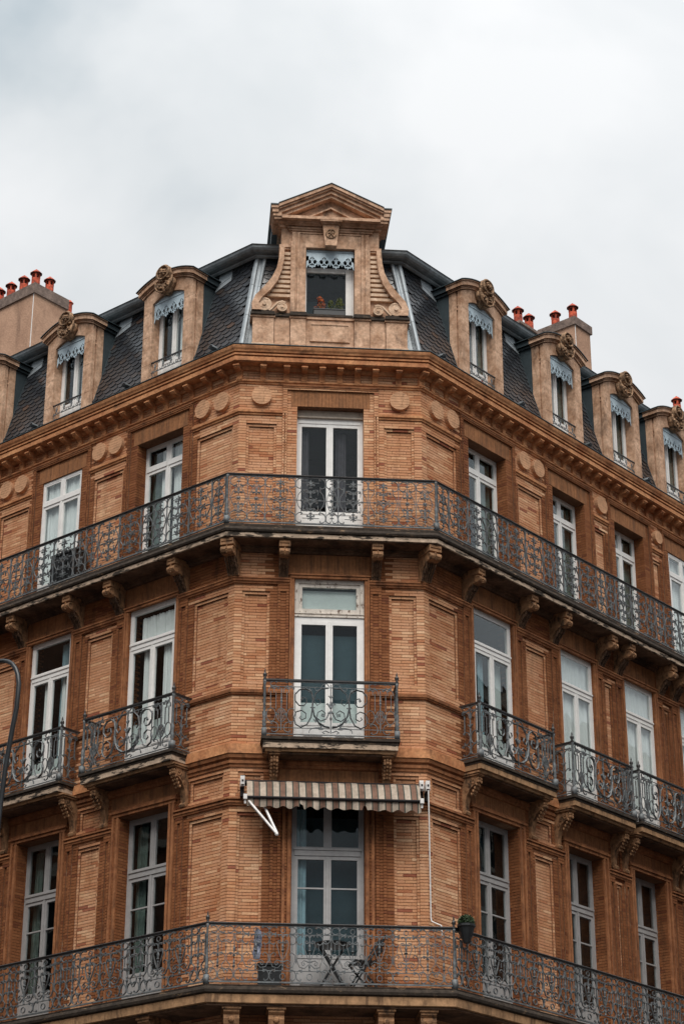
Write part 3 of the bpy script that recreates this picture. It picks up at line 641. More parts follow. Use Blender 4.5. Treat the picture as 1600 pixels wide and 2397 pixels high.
for u in spots:
    fr, x = of_u(u); link('corbel', CLW, BLD, loc=pt(u, 0, 7.30), rz=fr.th)
# ------------------------------------------------------------------ wrought-iron scrolls
class IB(MB):
    """flat-bar ironwork: a little stouter than drawn and deeper than wide"""
    def tube(s, pts, r, n=5, r1=None, caps=False, ky=1.9):
        k = IRON_K; MB.tube(s, pts, r * k, n, None if r1 is None else r1 * k, caps, ky)
IRON_K = 1.28
def _int(kfun, n=34):
    x = z = 0.0; th = math.pi / 2; P = [(0, 0)]
    for i in range(n):
        th += kfun((i + 0.5) / n) / n; x += math.cos(th) / n; z += math.sin(th) / n; P.append((x, z))
    return P
def _norm(P, chord=True):
    if chord:
        (x0, z0), (x1, z1) = P[0], P[-1]; a = math.pi / 2 - math.atan2(z1 - z0, x1 - x0)
        P = [(x * math.cos(a) - z * math.sin(a), x * math.sin(a) + z * math.cos(a)) for x, z in P]
    xs = [p[0] for p in P]; zs = [p[1] for p in P]; x0, x1, z0, z1 = min(xs), max(xs), min(zs), max(zs)
    return [((x - x0) / (x1 - x0), (z - z0) / (z1 - z0)) for x, z in P]
SH = {
 'C': _norm(_int(lambda t: -(1.6 + 30 * abs(2 * t - 1) ** 2.6))),
 'S': _norm(_int(lambda t: -(2 * t - 1) * 8 - (26 * abs(2 * t - 1) ** 3) * (1 if t > .5 else -1))),
 'J': _norm(_int(lambda t: -(0.2 + 22 * t ** 2.4)), False),
 'B': [(math.sin(math.pi * t / 12), t / 12) for t in range(13)],
}
def scr(mb, sh, x0, x1, z0, z1, flip=False, up=False, r=0.006, y=0.0, n=4):
    """scroll sh fitted into a rectangle, mirrored by flip (x) and up (z)"""
    mb.tube([(x0 + (1 - a if flip else a) * (x1 - x0), y, z0 + (1 - b if up else b) * (z1 - z0)) for a, b in SH[sh]], r, n)
def pair(mb, sh, cx, w, z0, z1, gap=0.0, flip=False, up=False, r=0.006):
    scr(mb, sh, cx + gap, cx + gap + w, z0, z1, flip, up, r); scr(mb, sh, cx - gap - w, cx - gap, z0, z1, not flip, up, r)
def ring(mb, cx, cz, rad, r=0.005, n=14): mb.tube([(cx + rad * math.cos(2 * math.pi * i / n), 0, cz + rad * math.sin(2 * math.pi * i / n)) for i in range(n + 1)], r, 4)
def line(mb, x0, z0, x1, z1, r=0.006): mb.tube([(x0, 0, z0), (x1, 0, z1)], r, 4)
def leaf(mb, cx, cz, s=0.03, down=False):
    q = -1 if down else 1
    mb.blob((cx, 0, cz), s * 0.45, s * 0.35, s * 1.1, 5, 4)
    for d in (-1, 1): mb.tube([(cx, 0, cz - q * s), (cx + d * s * 0.6, 0, cz - q * s * 0.2), (cx + d * s * 1.0, 0, cz + q * s * 0.3), (cx + d * s * 1.25, 0, cz - q * s * 0.1)], s * 0.24, 4, s * 0.1)
def rosette(mb, cx, cz, s=0.03):
    mb.blob((cx, -0.006, cz), s * 0.5, s * 0.5, s * 0.5, 6, 4)
    for i in range(4): a = math.pi / 4 + i * math.pi / 2; mb.blob((cx + s * .75 * math.cos(a), 0, cz + s * .75 * math.sin(a)), s * 0.4, s * 0.3, s * 0.4, 5, 3)
HT = 0.90
def panel_wide(w):
    mb = IB().use('iron'); h = w / 2; f = w / 0.54
    line(mb, -h, 0, -h, HT, .008)
    for z in (0.45,): line(mb, -h, z, h, z, .005)
    for s_ in (-1, 1):
        fl = s_ < 0
        scr(mb, 'C', *sorted((s_ * h * .98, s_ * (h - .125 * f))), .69, .885, s_ > 0); scr(mb, 'C', *sorted((s_ * h * .98, s_ * (h - .125 * f))), .015, .21, s_ > 0)
        x = s_ * (h - .10 * f)
        mb.tube([(x, 0, .70), (x, 0, .63), (x + s_ * .05 * f, 0, .56), (x + s_ * .078 * f, 0, .45), (x + s_ * .05 * f, 0, .34), (x, 0, .27), (x, 0, .20)], .006, 4)
        scr(mb, 'C', *sorted((s_ * .005, s_ * .125 * f)), .475, .66, s_ < 0); scr(mb, 'C', *sorted((s_ * .005, s_ * .125 * f)), .24, .425, s_ < 0)
        scr(mb, 'J', *sorted((s_ * .0, s_ * .07 * f)), .68, .77, s_ < 0); scr(mb, 'J', *sorted((s_ * .0, s_ * .07 * f)), .13, .22, s_ < 0, True)
        scr(mb, 'J', *sorted((s_ * .0, s_ * .075 * f)), .60, .70, s_ < 0, True); scr(mb, 'J', *sorted((s_ * .0, s_ * .075 * f)), .20, .30, s_ < 0)
        mb.tube([(s_ * .12 * f, 0, .66), (s_ * .135 * f, 0, .62), (s_ * .125 * f, 0, .55)], .011, 4, .004); mb.tube([(s_ * .12 * f, 0, .24), (s_ * .135 * f, 0, .28), (s_ * .125 * f, 0, .35)], .011, 4, .004)
        rosette(mb, s_ * .16 * f, .45, .026)
    ring(mb, 0, .45, .055, .006); rosette(mb, 0, .45, .036)
    line(mb, 0, .06, 0, .39, .006); line(mb, 0, .51, 0, .86, .006)
    line(mb, -h + .12 * f, .80, h - .12 * f, .80, .004); line(mb, -h + .12 * f, .10, h - .12 * f, .10, .004)
    leaf(mb, 0, .81, .04); leaf(mb, 0, .09, .04, True)
    for z in (.70, .20): mb.box(-.028, .028, -.011, .011, z - .007, z + .007)
    return mb.mesh('railing_panel')
def panel_narrow(w):
    mb = IB().use('iron'); h = w / 2; f = w / 0.315
    line(mb, -h, 0, -h, HT, .006)
    line(mb, 0, .05, 0, .86, .006); line(mb, -h, .45, h, .45, .004)
    for s_ in (-1, 1):
        scr(mb, 'C', *sorted((s_ * .006, s_ * h * .96)), .70, .885, s_ > 0); scr(mb, 'C', *sorted((s_ * .006, s_ * h * .96)), .015, .20, s_ > 0)
        x = s_ * .055 * f
        mb.tube([(x, 0, .72), (x, 0, .64), (x + s_ * .05 * f, 0, .56), (x + s_ * .085 * f, 0, .45), (x + s_ * .05 * f, 0, .34), (x, 0, .26), (x, 0, .18)], .0055, 4)
        scr(mb, 'J', *sorted((0, s_ * .07 * f)), .49, .58, s_ < 0); scr(mb, 'J', *sorted((0, s_ * .07 * f)), .32, .41, s_ < 0, True)
        scr(mb, 'C', *sorted((s_ * .01, s_ * .085 * f)), .56, .70, s_ < 0); scr(mb, 'C', *sorted((s_ * .01, s_ * .085 * f)), .20, .34, s_ < 0)
    rosette(mb, 0, .45, .04); leaf(mb, 0, .63, .03); leaf(mb, 0, .27, .03, True)
    for z in (.79, .11): mb.box(-.034, .034, -.011, .011, z - .007, z + .007)
    return mb.mesh('railing_panel')
PW, PN, PC = panel_wide(.54), panel_narrow(.315), panel_narrow(.22)
def panel_dart(w):
    """lower balcony: darts and lyres"""
    mb = IB().use('iron'); h = w / 2; f = w / .29
    line(mb, -h, .42, -h, .76, .005); line(mb, -h, .24, h, .24, .0035) if w > .3 else None
    line(mb, -h, .76, h, .76, .004)
    for s_ in (-1, 1):
        scr(mb, 'C', *sorted((s_ * .01, s_ * h * .95)), .775, .885, s_ < 0); scr(mb, 'J', *sorted((s_ * .015, s_ * h * .9)), .62, .755, s_ < 0, True)
        scr(mb, 'C', *sorted((s_ * .012, s_ * h * .97)), .02, .20, s_ < 0)
        mb.tube([(s_ * .02, 0, .44), (s_ * .07 * f, 0, .46), (s_ * h * .93, 0, .40), (s_ * h * .9, 0, .32), (s_ * .07 * f, 0, .26), (s_ * .085 * f, 0, .20), (s_ * h * .92, 0, .12)], .0055, 4)
        scr(mb, 'J', *sorted((0, s_ * .075 * f)), .36, .45, s_ < 0)
        line(mb, s_ * h * .45, .48, s_ * h * .45, .62, .004)
        mb.blob((s_ * h, 0, .54), .014, .014, .035, 5, 4)
    line(mb, 0, .05, 0, .72, .006); mb.box(-.03, .03, -.01, .01, .40, .415)
    mb.lathe([(0.004, .20), (.03, .245), (.012, .26), (.022, .30), (.004, .38)], 5)
    mb.lathe([(0.01, .46), (.024, .52), (.01, .58)], 5)
    return mb.mesh('railing_panel')
def panel_lyre(w):
    mb = IB().use('iron'); h = w / 2
    line(mb, -h, .30, -h, .885, .006); line(mb, -h, .76, h, .76, .004); line(mb, -h, .175, h, .175, .0045); line(mb, -h, .135, -h + .05, .135, .004)
    ring(mb, 0, .085, .048); ring(mb, 0, .825, .04)
    for s_ in (-1, 1):
        scr(mb, 'C', *sorted((s_ * h * .98, s_ * (h - .11))), .02, .19, s_ > 0); scr(mb, 'C', *sorted((s_ * h * .98, s_ * (h - .14))), .77, .885, s_ > 0)
        scr(mb, 'C', *sorted((s_ * h * .98, s_ * (h - .12))), .60, .755, s_ > 0)
        mb.tube([(s_ * .02, 0, .36), (s_ * .06, 0, .45), (s_ * .105, 0, .58), (s_ * .09, 0, .655), (s_ * .05, 0, .665), (s_ * .03, 0, .63)], .0055, 4)
        mb.tube([(s_ * .02, 0, .33), (s_ * .10, 0, .345), (s_ * .145, 0, .31), (s_ * .12, 0, .265), (s_ * .085, 0, .285), (s_ * .1, 0, .315)], .0055, 4)
        mb.tube([(s_ * .02, 0, .28), (s_ * .09, 0, .22), (s_ * .18, 0, .24), (s_ * .225, 0, .34), (s_ * .215, 0, .43), (s_ * .16, 0, .47), (s_ * .12, 0, .44), (s_ * .145, 0, .41)], .0055, 4)
        scr(mb, 'C', *sorted((s_ * .0, s_ * .085)), .62, .755, s_ < 0); line(mb, s_ * .135, .18, s_ * .135, .24, .004); line(mb, s_ * .165, .5, s_ * .165, .62, .004)
    line(mb, 0, .20, 0, .74, .0065); mb.box(-.045, .045, -.012, .012, .315, .332)
    mb.lathe([(.004, .46), (.034, .50), (.014, .515), (.024, .57), (.008, .64), (.004, .70)], 6)
    mb.lathe([(.022, .19), (.012, .22), (.02, .25), (.008, .29)], 6)
    mb.lathe([(0.008, .43), (.02, .445), (.008, .46)], 6)
    return mb.mesh('railing_panel')
IRON_K = 1.5
PD, PL = panel_dart(.29), panel_lyre(.48)
IRON_K = 1.28

def newel(name, h, r=0.03, finial=True):
    mb = MB().use('iron')
    mb.box(-r * 1.25, r * 1.25, -r * 1.25, r * 1.25, 0, .14)
    mb.lathe([(r * 1.1, .14), (r * 0.7, .17), (r * 1.15, .20), (r * 0.8, .23), (r * 1.2, .26), (r * .75, .29), (r * 0.9, .33), (r * 1.05, .40), (r * .6, .44), (r * .72, .46), (r * .6, h - .06), (r * .9, h - .03), (r * .9, h)], 8)
    if finial: mb.use('rail').lathe([(r * .5, h + .02), (r * .8, h + .04), (r * .5, h + .05), (r * 1.15, h + .085), (r * 1.0, h + .115), (r * .4, h + .135), (r * .5, h + .15), (r * .12, h + .20), (0, h + .21)], 8)
    return mb.mesh(name, True)
# ------------------------------------------------------------------ the two balconies that wrap the corner
def long_balcony(z, p, hgt, panels_side, panels_front, slabs, u0, u1, rail_p):
    root = MB()
    for key, prof in slabs: root.use(key); sweep(root, prof, u0, u1, closed=True)
    bal = part('balcony', root, BLD)
    mb = MB().use('rail'); zt = z + hgt
    sweep(mb, [(rail_p - .026, zt - .028), (rail_p + .026, zt - .028), (rail_p + .030, zt - .012), (rail_p + .02, zt), (rail_p - .02, zt), (rail_p - .030, zt - .012)], u0, u1, closed=True)
    part('handrail', mb, bal)
    for zz, q in ((z + .045, .012), (zt - .038, .010)):
        mb = MB().use('iron'); sweep(mb, [(rail_p - q, zz - q), (rail_p + q, zz - q), (rail_p + q, zz + q), (rail_p - q, zz + q)], u0, u1, closed=True); part('rail_bar', mb, bal)
    base = z + .055
    # front
    half = HW + rail_p * T; tot = sum(w for _, w in panels_front); k = 2 * (half - .04) / tot; x = -(half - .04)
    sz = (hgt - .095) / HT
    for me, w in panels_front:
        link('railing_panel', me, bal, loc=FR['F'].w(x + w * k / 2, -rail_p, base), rz=0, scale=(k, 1, sz)); x += w * k
    for key, sgn, lim in (('L', -1, -u0 - HW), ('R', 1, u1 - HW)):
        fr = FR[key]; s = -rail_p * T + .04; i = 0
        while s < lim:
            me, w = panels_side[i % len(panels_side)]
            link('railing_panel', me, bal, loc=fr.w(sgn * (s + w / 2), -rail_p, base), rz=fr.th, scale=(sgn, 1, sz)); s += w; i += 1
    nm = newel('newel_post', hgt - .03, .03, z < 10)
    for u, th in ((-HW, -math.pi / 8), (HW, math.pi / 8)):
        link('newel_post', nm, bal, loc=pt(u, rail_p, z), rz=th)
    return bal
BAL3 = long_balcony(16.24, .43, .945, [(PN, .315), (PW, .54), (PW, .54), (PN, .315)], [(PN, .315), (PN, .315), (PW, .54), (PW, .54), (PC, .22), (PW, .54), (PW, .54), (PN, .315), (PN, .315)],
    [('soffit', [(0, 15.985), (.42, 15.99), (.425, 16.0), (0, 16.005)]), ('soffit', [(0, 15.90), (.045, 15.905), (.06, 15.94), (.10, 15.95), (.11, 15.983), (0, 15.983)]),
     ('slab_edge', [(0, 16.007), (.445, 16.007), (.45, 16.012), (.45, 16.082), (.443, 16.088), (0, 16.088)]),
     ('slab_dark', [(0, 16.09), (.455, 16.092), (.475, 16.10), (.488, 16.13), (.478, 16.165), (.462, 16.18), (.466, 16.225), (.455, 16.24), (0, 16.24)])], ULEFT, URIGHT, .43)
BAL1 = long_balcony(8.43, .72, .955, [(PD, .29), (PL, .48), (PL, .48), (PD, .29)], [(PD, .29), (PD, .29), (PL, .48), (PL, .48), (PL, .48), (PD, .29), (PL, .48), (PL, .48), (PL, .48), (PD, .29), (PD, .29)],
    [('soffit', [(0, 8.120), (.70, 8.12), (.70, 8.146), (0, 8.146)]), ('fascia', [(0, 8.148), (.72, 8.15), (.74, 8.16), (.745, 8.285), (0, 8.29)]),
     ('slab_dark', [(0, 8.292), (.75, 8.294), (.775, 8.31), (.785, 8.35), (.77, 8.39), (.755, 8.40), (.76, 8.425), (.75, 8.43), (0, 8.43)])], ULEFT, URIGHT, .72)
# ------------------------------------------------------------------ the single balconies of the second floor
def big_lyre(w, h=.90):
    """front railing of a single balcony: a great lyre between two grilles"""
    mb = IB().use('iron'); k = w / 2.14
    f = lambda x: x * k
    line(mb, f(-1.02), .81, f(1.02), .81, .005); line(mb, f(-1.02), .105, f(1.02), .105, .005)
    for s_ in (-1, 1):
        # grille
        for x in (.60, .74, .83, .92, 1.01): line(mb, f(s_ * x), .42, f(s_ * x), .72, .0055)
        line(mb, f(s_ * .83), .06, f(s_ * .83), .78, .008); mb.lathe([(.004, .50), (.022, .55), (.012, .58), (.02, .60), (.004, .66)], 5, (f(s_ * .83), 0, 0))
        for cx in (.66, .75, .91, 1.0): scr(mb, 'J', *sorted((f(s_ * (cx - .045)), f(s_ * (cx + .045)))), .70, .80, s_ > 0); 
        for cx, fl in ((.70, 0), (.96, 1)): scr(mb, 'C', *sorted((f(s_ * (cx - .06)), f(s_ * (cx + .06)))), .815, .895, bool(fl) ^ (s_ < 0))
        for cx in (.66, .83, 1.0):
            mb.tube([(f(s_ * cx) + .075 * k * math.sin(a * math.pi / 8), 0, .32 + .115 * math.cos(a * math.pi / 8)) for a in range(17)], .0055, 4)
        for cx in (.77, .89): 
            scr(mb, 'J', *sorted((f(s_ * (cx - .03)), f(s_ * (cx + .03)))), .25, .34, (s_ > 0) ^ (cx > .8)); scr(mb, 'J', *sorted((f(s_ * (cx - .03)), f(s_ * (cx + .03)))), .33, .41, (s_ > 0) ^ (cx > .8), True)
        for cx, fl in ((.72, 0), (.94, 1)): scr(mb, 'C', *sorted((f(s_ * (cx - .065)), f(s_ * (cx + .065)))), .03, .20, bool(fl) ^ (s_ > 0))
        # great volutes
        up = [(.02, .13), (.10, .14), (.20, .20), (.28, .33), (.31, .47), (.30, .60), (.33, .73), (.42, .785), (.53, .76), (.60, .68), (.60, .57), (.53, .49), (.45, .49), (.405, .55), (.42, .62), (.48, .635), (.505, .595), (.48, .575)]
        mb.tube([(f(s_ * x), 0, z) for x, z in up[:8]], .013, 5, .010); mb.tube([(f(s_ * x), 0, z) for x, z in up[7:]], .010, 5, .006)
        lo = [(.31, .45), (.33, .30), (.40, .17), (.50, .12), (.59, .17), (.62, .28), (.58, .38), (.49, .41), (.42, .36), (.42, .28), (.48, .245), (.525, .28), (.50, .315)]
        mb.tube([(f(s_ * x), 0, z) for x, z in lo], .010, 5, .006)
        hrt = [(.04, .80), (.16, .79), (.26, .70), (.285, .58), (.23, .50), (.17, .55), (.19, .61), (.23, .60)]
        mb.tube([(f(s_ * x), 0, z) for x, z in hrt], .008, 5, .005)
        inn = [(.015, .40), (.08, .27), (.17, .235), (.235, .29), (.22, .38), (.15, .42), (.09, .37), (.11, .31), (.16, .325), (.15, .36)]
        mb.tube([(f(s_ * x), 0, z) for x, z in inn], .008, 5, .005)
        top = [(.03, .83), (.07, .88), (.14, .86), (.18, .78), (.25, .75), (.27, .80), (.23, .82)]
        mb.tube([(f(s_ * x), 0, z) for x, z in top], .006, 4)
        bt = [(.02, .04), (.09, .07), (.14, .04), (.10, .02)]
        mb.tube([(f(s_ * x), 0, z) for x, z in bt], .006, 4); scr(mb, 'J', *sorted((f(s_ * .12), f(s_ * .36))), .03, .12, s_ > 0)
        mb.box(*sorted((f(s_ * .265), f(s_ * .345))), -.012, .012, .455, .47)
        for x, z in ((.16, .17), (.36, .76), (.25, .25)): leaf(mb, f(s_ * x), z, .035)
        rosette(mb, f(s_ * .13), .345, .022); rosette(mb, f(s_ * .48), .60, .02)
    line(mb, 0, .03, 0, .86, .008); leaf(mb, 0, .52, .06); leaf(mb, 0, .66, .035); mb.box(-.05, .05, -.014, .014, .365, .385)
    mb.lathe([(.008, .24), (.022, .28), (.01, .31)], 6)
    return mb.mesh('railing_panel')
def side_grille(d):
    mb = IB().use('iron')
    for i in range(3): x = -d / 2 + d * (i + .5) / 3; line(mb, x, .40, x, .74, .006)
    line(mb, -d / 2, .81, d / 2, .81, .005); line(mb, 0, .05, 0, .8, .007)
    for s_ in (-1, 1):
        scr(mb, 'C', *sorted((s_ * .01, s_ * d * .48)), .03, .22, s_ < 0); scr(mb, 'C', *sorted((s_ * .01, s_ * d * .48)), .815, .895, s_ < 0)
        scr(mb, 'J', *sorted((s_ * .02, s_ * d * .46)), .68, .80, s_ < 0); scr(mb, 'C', *sorted((s_ * .01, s_ * d * .40)), .23, .45, s_ < 0)
    leaf(mb, 0, .56, .04)
    return mb.mesh('railing_panel')
BL = {}; SG = side_grille(.36); NP = newel('newel_post', .96, .032, True)
ZS = 12.50; DP = .42
def single_balcony(u, half, edge):
    fr, x = of_u(u)
    mb = MB()
    def ring3(key, p, ex, z0, z1):
        mb.use(key); mb.box(-half - ex, half + ex, -p, 0.0, z0, z1)
    ring3('slab_dark', DP + .045, .045, 12.452, 12.50); ring3('slab_dark', DP + .02, .02, 12.408, 12.451)
    ring3(edge, DP + .012, .012, 12.318, 12.407); ring3('fascia', DP - .03, -.03, 12.27, 12.316)
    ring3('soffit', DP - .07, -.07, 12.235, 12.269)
    bal = part('balcony', mb, BLD, loc=fr.w(x, 0, 0), rz=fr.th)
    w = round(2 * half, 3)
    if w not in BL: BL[w] = big_lyre(w - .08)
    link('railing_panel', BL[w], bal, loc=(0, -DP, ZS + .05), rz=0)
    for s_ in (-1, 1):
        link('railing_panel', SG, bal, loc=(s_ * half, -DP / 2 - .01, ZS + .05), rz=math.pi / 2)
        link('newel_post', NP, bal, loc=(s_ * half, -DP, ZS))
    mb = MB().use('rail'); zt = ZS + .985
    for y0, y1, xa, xb in ((-DP - .025, -DP + .025, -half - .03, half + .03), (-DP + .026, 0, -half - .02, -half + .02), (-DP + .026, 0, half - .02, half + .02)): mb.box(xa, xb, y0, y1, zt - .028, zt)
    part('handrail', mb, bal)
    for zz in (ZS + .045, zt - .04):
        mb = MB().use('iron'); mb.box(-half, half, -DP - .008, -DP + .008, zz - .008, zz + .008)
        for s_ in (-1, 1): mb.box(s_ * half - .008, s_ * half + .008, -DP + .008, 0, zz - .008, zz + .008)
        part('rail_bar', mb, bal)
    return bal
single_balcony(0.0, 1.08, 'slab_edge')
for c, half, ed in ((-HW - 2.0, 1.07, 'slab_edge'), (-HW - 4.6, .96, 'slab_edge'), (-HW - 7.1, .95, 'slab_edge'), (HW + 2.0, 1.07, 'fascia'), (HW + 4.6, .95, 'fascia'), (HW + 6.72, .93, 'fascia'), (HW + 8.72, .93, 'fascia')):
    single_balcony(c, half, ed)
# ------------------------------------------------------------------ windows
def frame_rect(mb, x0, x1, z0, z1, w, y0, y1, wb=None, wt=None):
    wb = wb or w; wt = wt or w
    mb.box(x0, x0 + w, y0, y1, z0, z1); mb.box(x1 - w, x1, y0, y1, z0, z1)
    mb.box(x0 + w, x1 - w, y0, y1, z0, z0 + wb); mb.box(x0 + w, x1 - w, y0, y1, z1 - wt, z1)
def pane(win, x0, x1, z0, z1, y):
    g = MB().use('glass'); g.box(x0, x1, y, y + .006, z0, z1); part('pane', g, win)
def drape(win, key, x0, x1, z0, z1, y, folds=True):
    """hanging cloth with folds"""
    mb = MB().use(key); n = max(4, int((x1 - x0) / .022)); k = 0
    P = [(x0 + (x1 - x0) * i / n, y + (.016 * math.sin(i * 1.9) + .01 * math.sin(i * .7 + x0 * 9) if folds else 0)) for i in range(n + 1)]
    for a, b in zip(P, P[1:]):
        mb.quad((a[0], a[1], z0), (b[0], b[1], z0), (b[0], b[1], z1), (a[0], a[1], z1))
    for a, b in zip(P, P[1:]): mb.quad((b[0], b[1] + .004, z0), (a[0], a[1] + .004, z0), (a[0], a[1] + .004, z1), (b[0], b[1] + .004, z1))
    part('curtain' if folds else 'blind', mb, win)
def room(win, h, z0, z1, y):
    mb = MB().use('room'); mb.box(-h + .01, h - .01, y + .05, y + 1.6, z0 + .01, z1 - .01, skip='f'); part('room_interior', mb, win)
def casements(win, h, z0, z1, y, key, panel, bar=None, glaze_y=None):
    """two leaves meeting in the middle with a solid lower panel"""
    for s_ in (-1, 1):
        mb = MB().use(key); xa, xb = sorted((s_ * .004, s_ * h))
        w = .055
        frame_rect(mb, xa, xb, z0, z1, w, y - .02, y + .03, wb=.07, wt=.06)
        if panel > z0 + .1:
            mb.box(xa + w, xb - w, y - .012, y + .02, z0 + .07, panel - .05)
            mb.box(xa + w, xb - w, y - .02, y + .03, panel - .05, panel)
            if panel - z0 > .3: mb.box(xa + w + .05, xb - w - .05, y - .022, y - .0125, z0 + .13, panel - .11)
        if s_ > 0: mb.box(-.022, .022, y - .036, y - .0205, z0 + .01, z1 - .01)
        if bar: mb.box(xa + w, xb - w, y - .014, y + .024, bar - .012, bar + .012)
        part('casement', mb, win)
        pane(win, xa + w - .004, xb - w + .004, max(panel, z0 + .07) - .004, z1 - .056, y + .004)
def win_obj(u, key, h, z0, z1, y, fw=.05):
    fr, x = of_u(u); mb = MB().use(key)
    frame_rect(mb, -h, h, z0, z1, fw, y - .015, y + .07)
    w = part('window', mb, BLD, loc=fr.w(x, 0, 0), rz=fr.th)
    return w
# top floor
for c in BAYS:
    y = RECESS[(c, 3)]; h = halfw(c); z0, z1 = OPEN[3]
    if c == 0:
        w = win_obj(c, 'white', h, z0, 18.60, y)
        mb = MB().use('shutterbox'); mb.box(-h, h, y - .05, y + .1, 18.605, z1); mb.box(-h, h, y - .065, y - .051, 18.605, 18.63); part('shutter_box', mb, w)
        mb = MB().use('white'); mb.box(-h + .05, h - .05, y - .03, y + .05, 18.50, 18.55); part('head_rail', mb, w)
        casements(w, h - .05, z0 + .05, 18.498, y, 'white', 16.80)
        room(w, h, z0, 18.6, y); drape(w, 'darkcurtain', -h + .07, -h + .24, z0 + .1, 18.4, y + .12); drape(w, 'darkcurtain', .12, .30, z0 + .1, 18.4, y + .16)
    else:
        w = win_obj(c, 'white', h, z0, z1 - .004, y)
        zt = 18.28
        mb = MB().use('white'); mb.box(-h + .05, h - .05, y - .035, y + .06, zt - .045, zt + .045); mb.box(-.035, .035, y - .02, y + .05, zt + .045, z1 - .054)
        for s_ in (-1, 1):
            xa, xb = sorted((s_ * .035, s_ * (h - .05))); frame_rect(mb, xa, xb, zt + .045, z1 - .054, .03, y - .01, y + .03)
        part('transom', mb, w)
        for s_ in (-1, 1):
            xa, xb = sorted((s_ * .064, s_ * (h - .081))); pane(w, xa, xb, zt + .074, z1 - .083, y + .004)
        casements(w, h - .05, z0 + .05, zt - .046, y, 'white', 16.62)
        room(w, h, z0, z1, y)
        if c == -HW - 4.53: drape(w, 'curtain', -h + .05, h - .05, z0 + .1, z1 - .05, y + .075)
        elif c == HW + 8.58: drape(w, 'curtain', -h + .06, h - .06, z0 + .1, z1 - .06, y + .10)
        elif c < 0: drape(w, 'curtain', -h * .42, -.03, z0 + .1, z1 - .1, y + .10); drape(w, 'curtain', h * .08, h - .06, z0 + .1, z1 - .06, y + .1); drape(w, 'greencurtain', -h + .05, -h * .45, z0 + .1, z1 - .06, y + .14)
        else: drape(w, 'greencurtain', h * .36, h - .06, z0 + .1, z1 - .06, y + .12); drape(w, 'curtain', .08, h * .34, z0 + .1, z1 - .12, y + .10); drape(w, 'curtain', -h + .06, -.12, z0 + .1, z1 - .3, y + .1); drape(w, 'greencurtain', -h * .5, -.05, z0 + .1, z1 - .06, y + .2)
# second floor
for i, c in enumerate(BAYS):
    y = RECESS[(c, 2)]; h = halfw(c) - .0; z0, z1 = OPEN[2]
    if c == 0:
        w = win_obj(c, 'white', h, z0, 14.775, y, .075)
        mb = MB().use('oldpaint'); frame_rect(mb, -h, h, 14.785, z1 - .004, .075, y - .02, y + .07); frame_rect(mb, -h + .078, h - .078, 14.863, z1 - .082, .06, y + .0, y + .05, wb=.07)
        mb.box(-h - .0, h + .0, y - .035, y - .021, 14.778, 14.80); mb.box(-h, h, y - .035, y - .021, 14.835, 14.85)
        part('transom', mb, w, label='old peeling brown-stained transom')
        pane(w, -h + .135, h - .135, 14.928, z1 - .138, y + .015)
        drape(w, 'blind', -h + .1, h - .1, 14.88, z1 - .17, y + .09, False)
        casements(w, h - .075, z0 + .05, 14.70, y, 'white', 12.915)
        room(w, h, z0, z1, y)
        drape(w, 'tealblind', -h + .06, h - .06, 13.0, 14.50, y + .12, False)
        drape(w, 'blind', -h + .06, h - .06, z0 + .2, 13.29, y + .09, False)
    else:
        w = win_obj(c, 'white', h, z0, z1 - .004, y, .055)
        zt = 14.78
        mb = MB().use('white'); mb.box(-h + .055, h - .055, y - .03, y + .06, zt - .06, zt + .05); frame_rect(mb, -h + .055, h - .055, zt + .05, z1 - .06, .04, y - .01, y + .04); mb.box(-h + .03, h - .03, y - .045, y - .0305, zt + .02, zt + .05)
        part('transom', mb, w)
        pane(w, -h + .091, h - .091, zt + .086, z1 - .096, y + .004)
        casements(w, h - .055, z0 + .055, zt - .062, y, 'white', 12.95)
        room(w, h, z0, z1, y)
        s = abs(c) - HW
        if c < 0 and s < 3: drape(w, 'curtain', -h * .62, h - .06, zt + .06, z1 - .16, y + .075); drape(w, 'curtain', -.30, -.03, z0 + .2, zt - .1, y + .09); drape(w, 'curtain', h * .30, h - .06, z0 + .1, zt - .1, y + .08); drape(w, 'blind', -h + .06, h - .06, z0 + .1, 13.38, y + .1, False)  # white curtains added to stand for pale sky reflected in these panes
        elif c < 0: drape(w, 'bluecurtain', .10, .26, z0, z1 - .1, y + .14); drape(w, 'curtain', -.24, -.06, z0 + .1, zt - .1, y + .09); drape(w, 'curtain', h * .35, h - .06, z0 + .1, zt - .1, y + .09); drape(w, 'blind', -h + .06, h - .06, z0 + .1, 13.2, y + .1, False)  # white curtains added in place of the bright reflection in the leaves
        elif s < 3: drape(w, 'bluecurtain', -.26, -.08, z0 + .1, zt - .1, y + .12); drape(w, 'blind', h * .45, h - .1, z0 + .1, zt - .1, y + .16); drape(w, 'blind', -h + .06, h - .06, z0 + .1, 13.25, y + .1, False)
        else: drape(w, 'curtain', -h + .05, h - .05, z0 + .1, z1 - .06, y + .075)
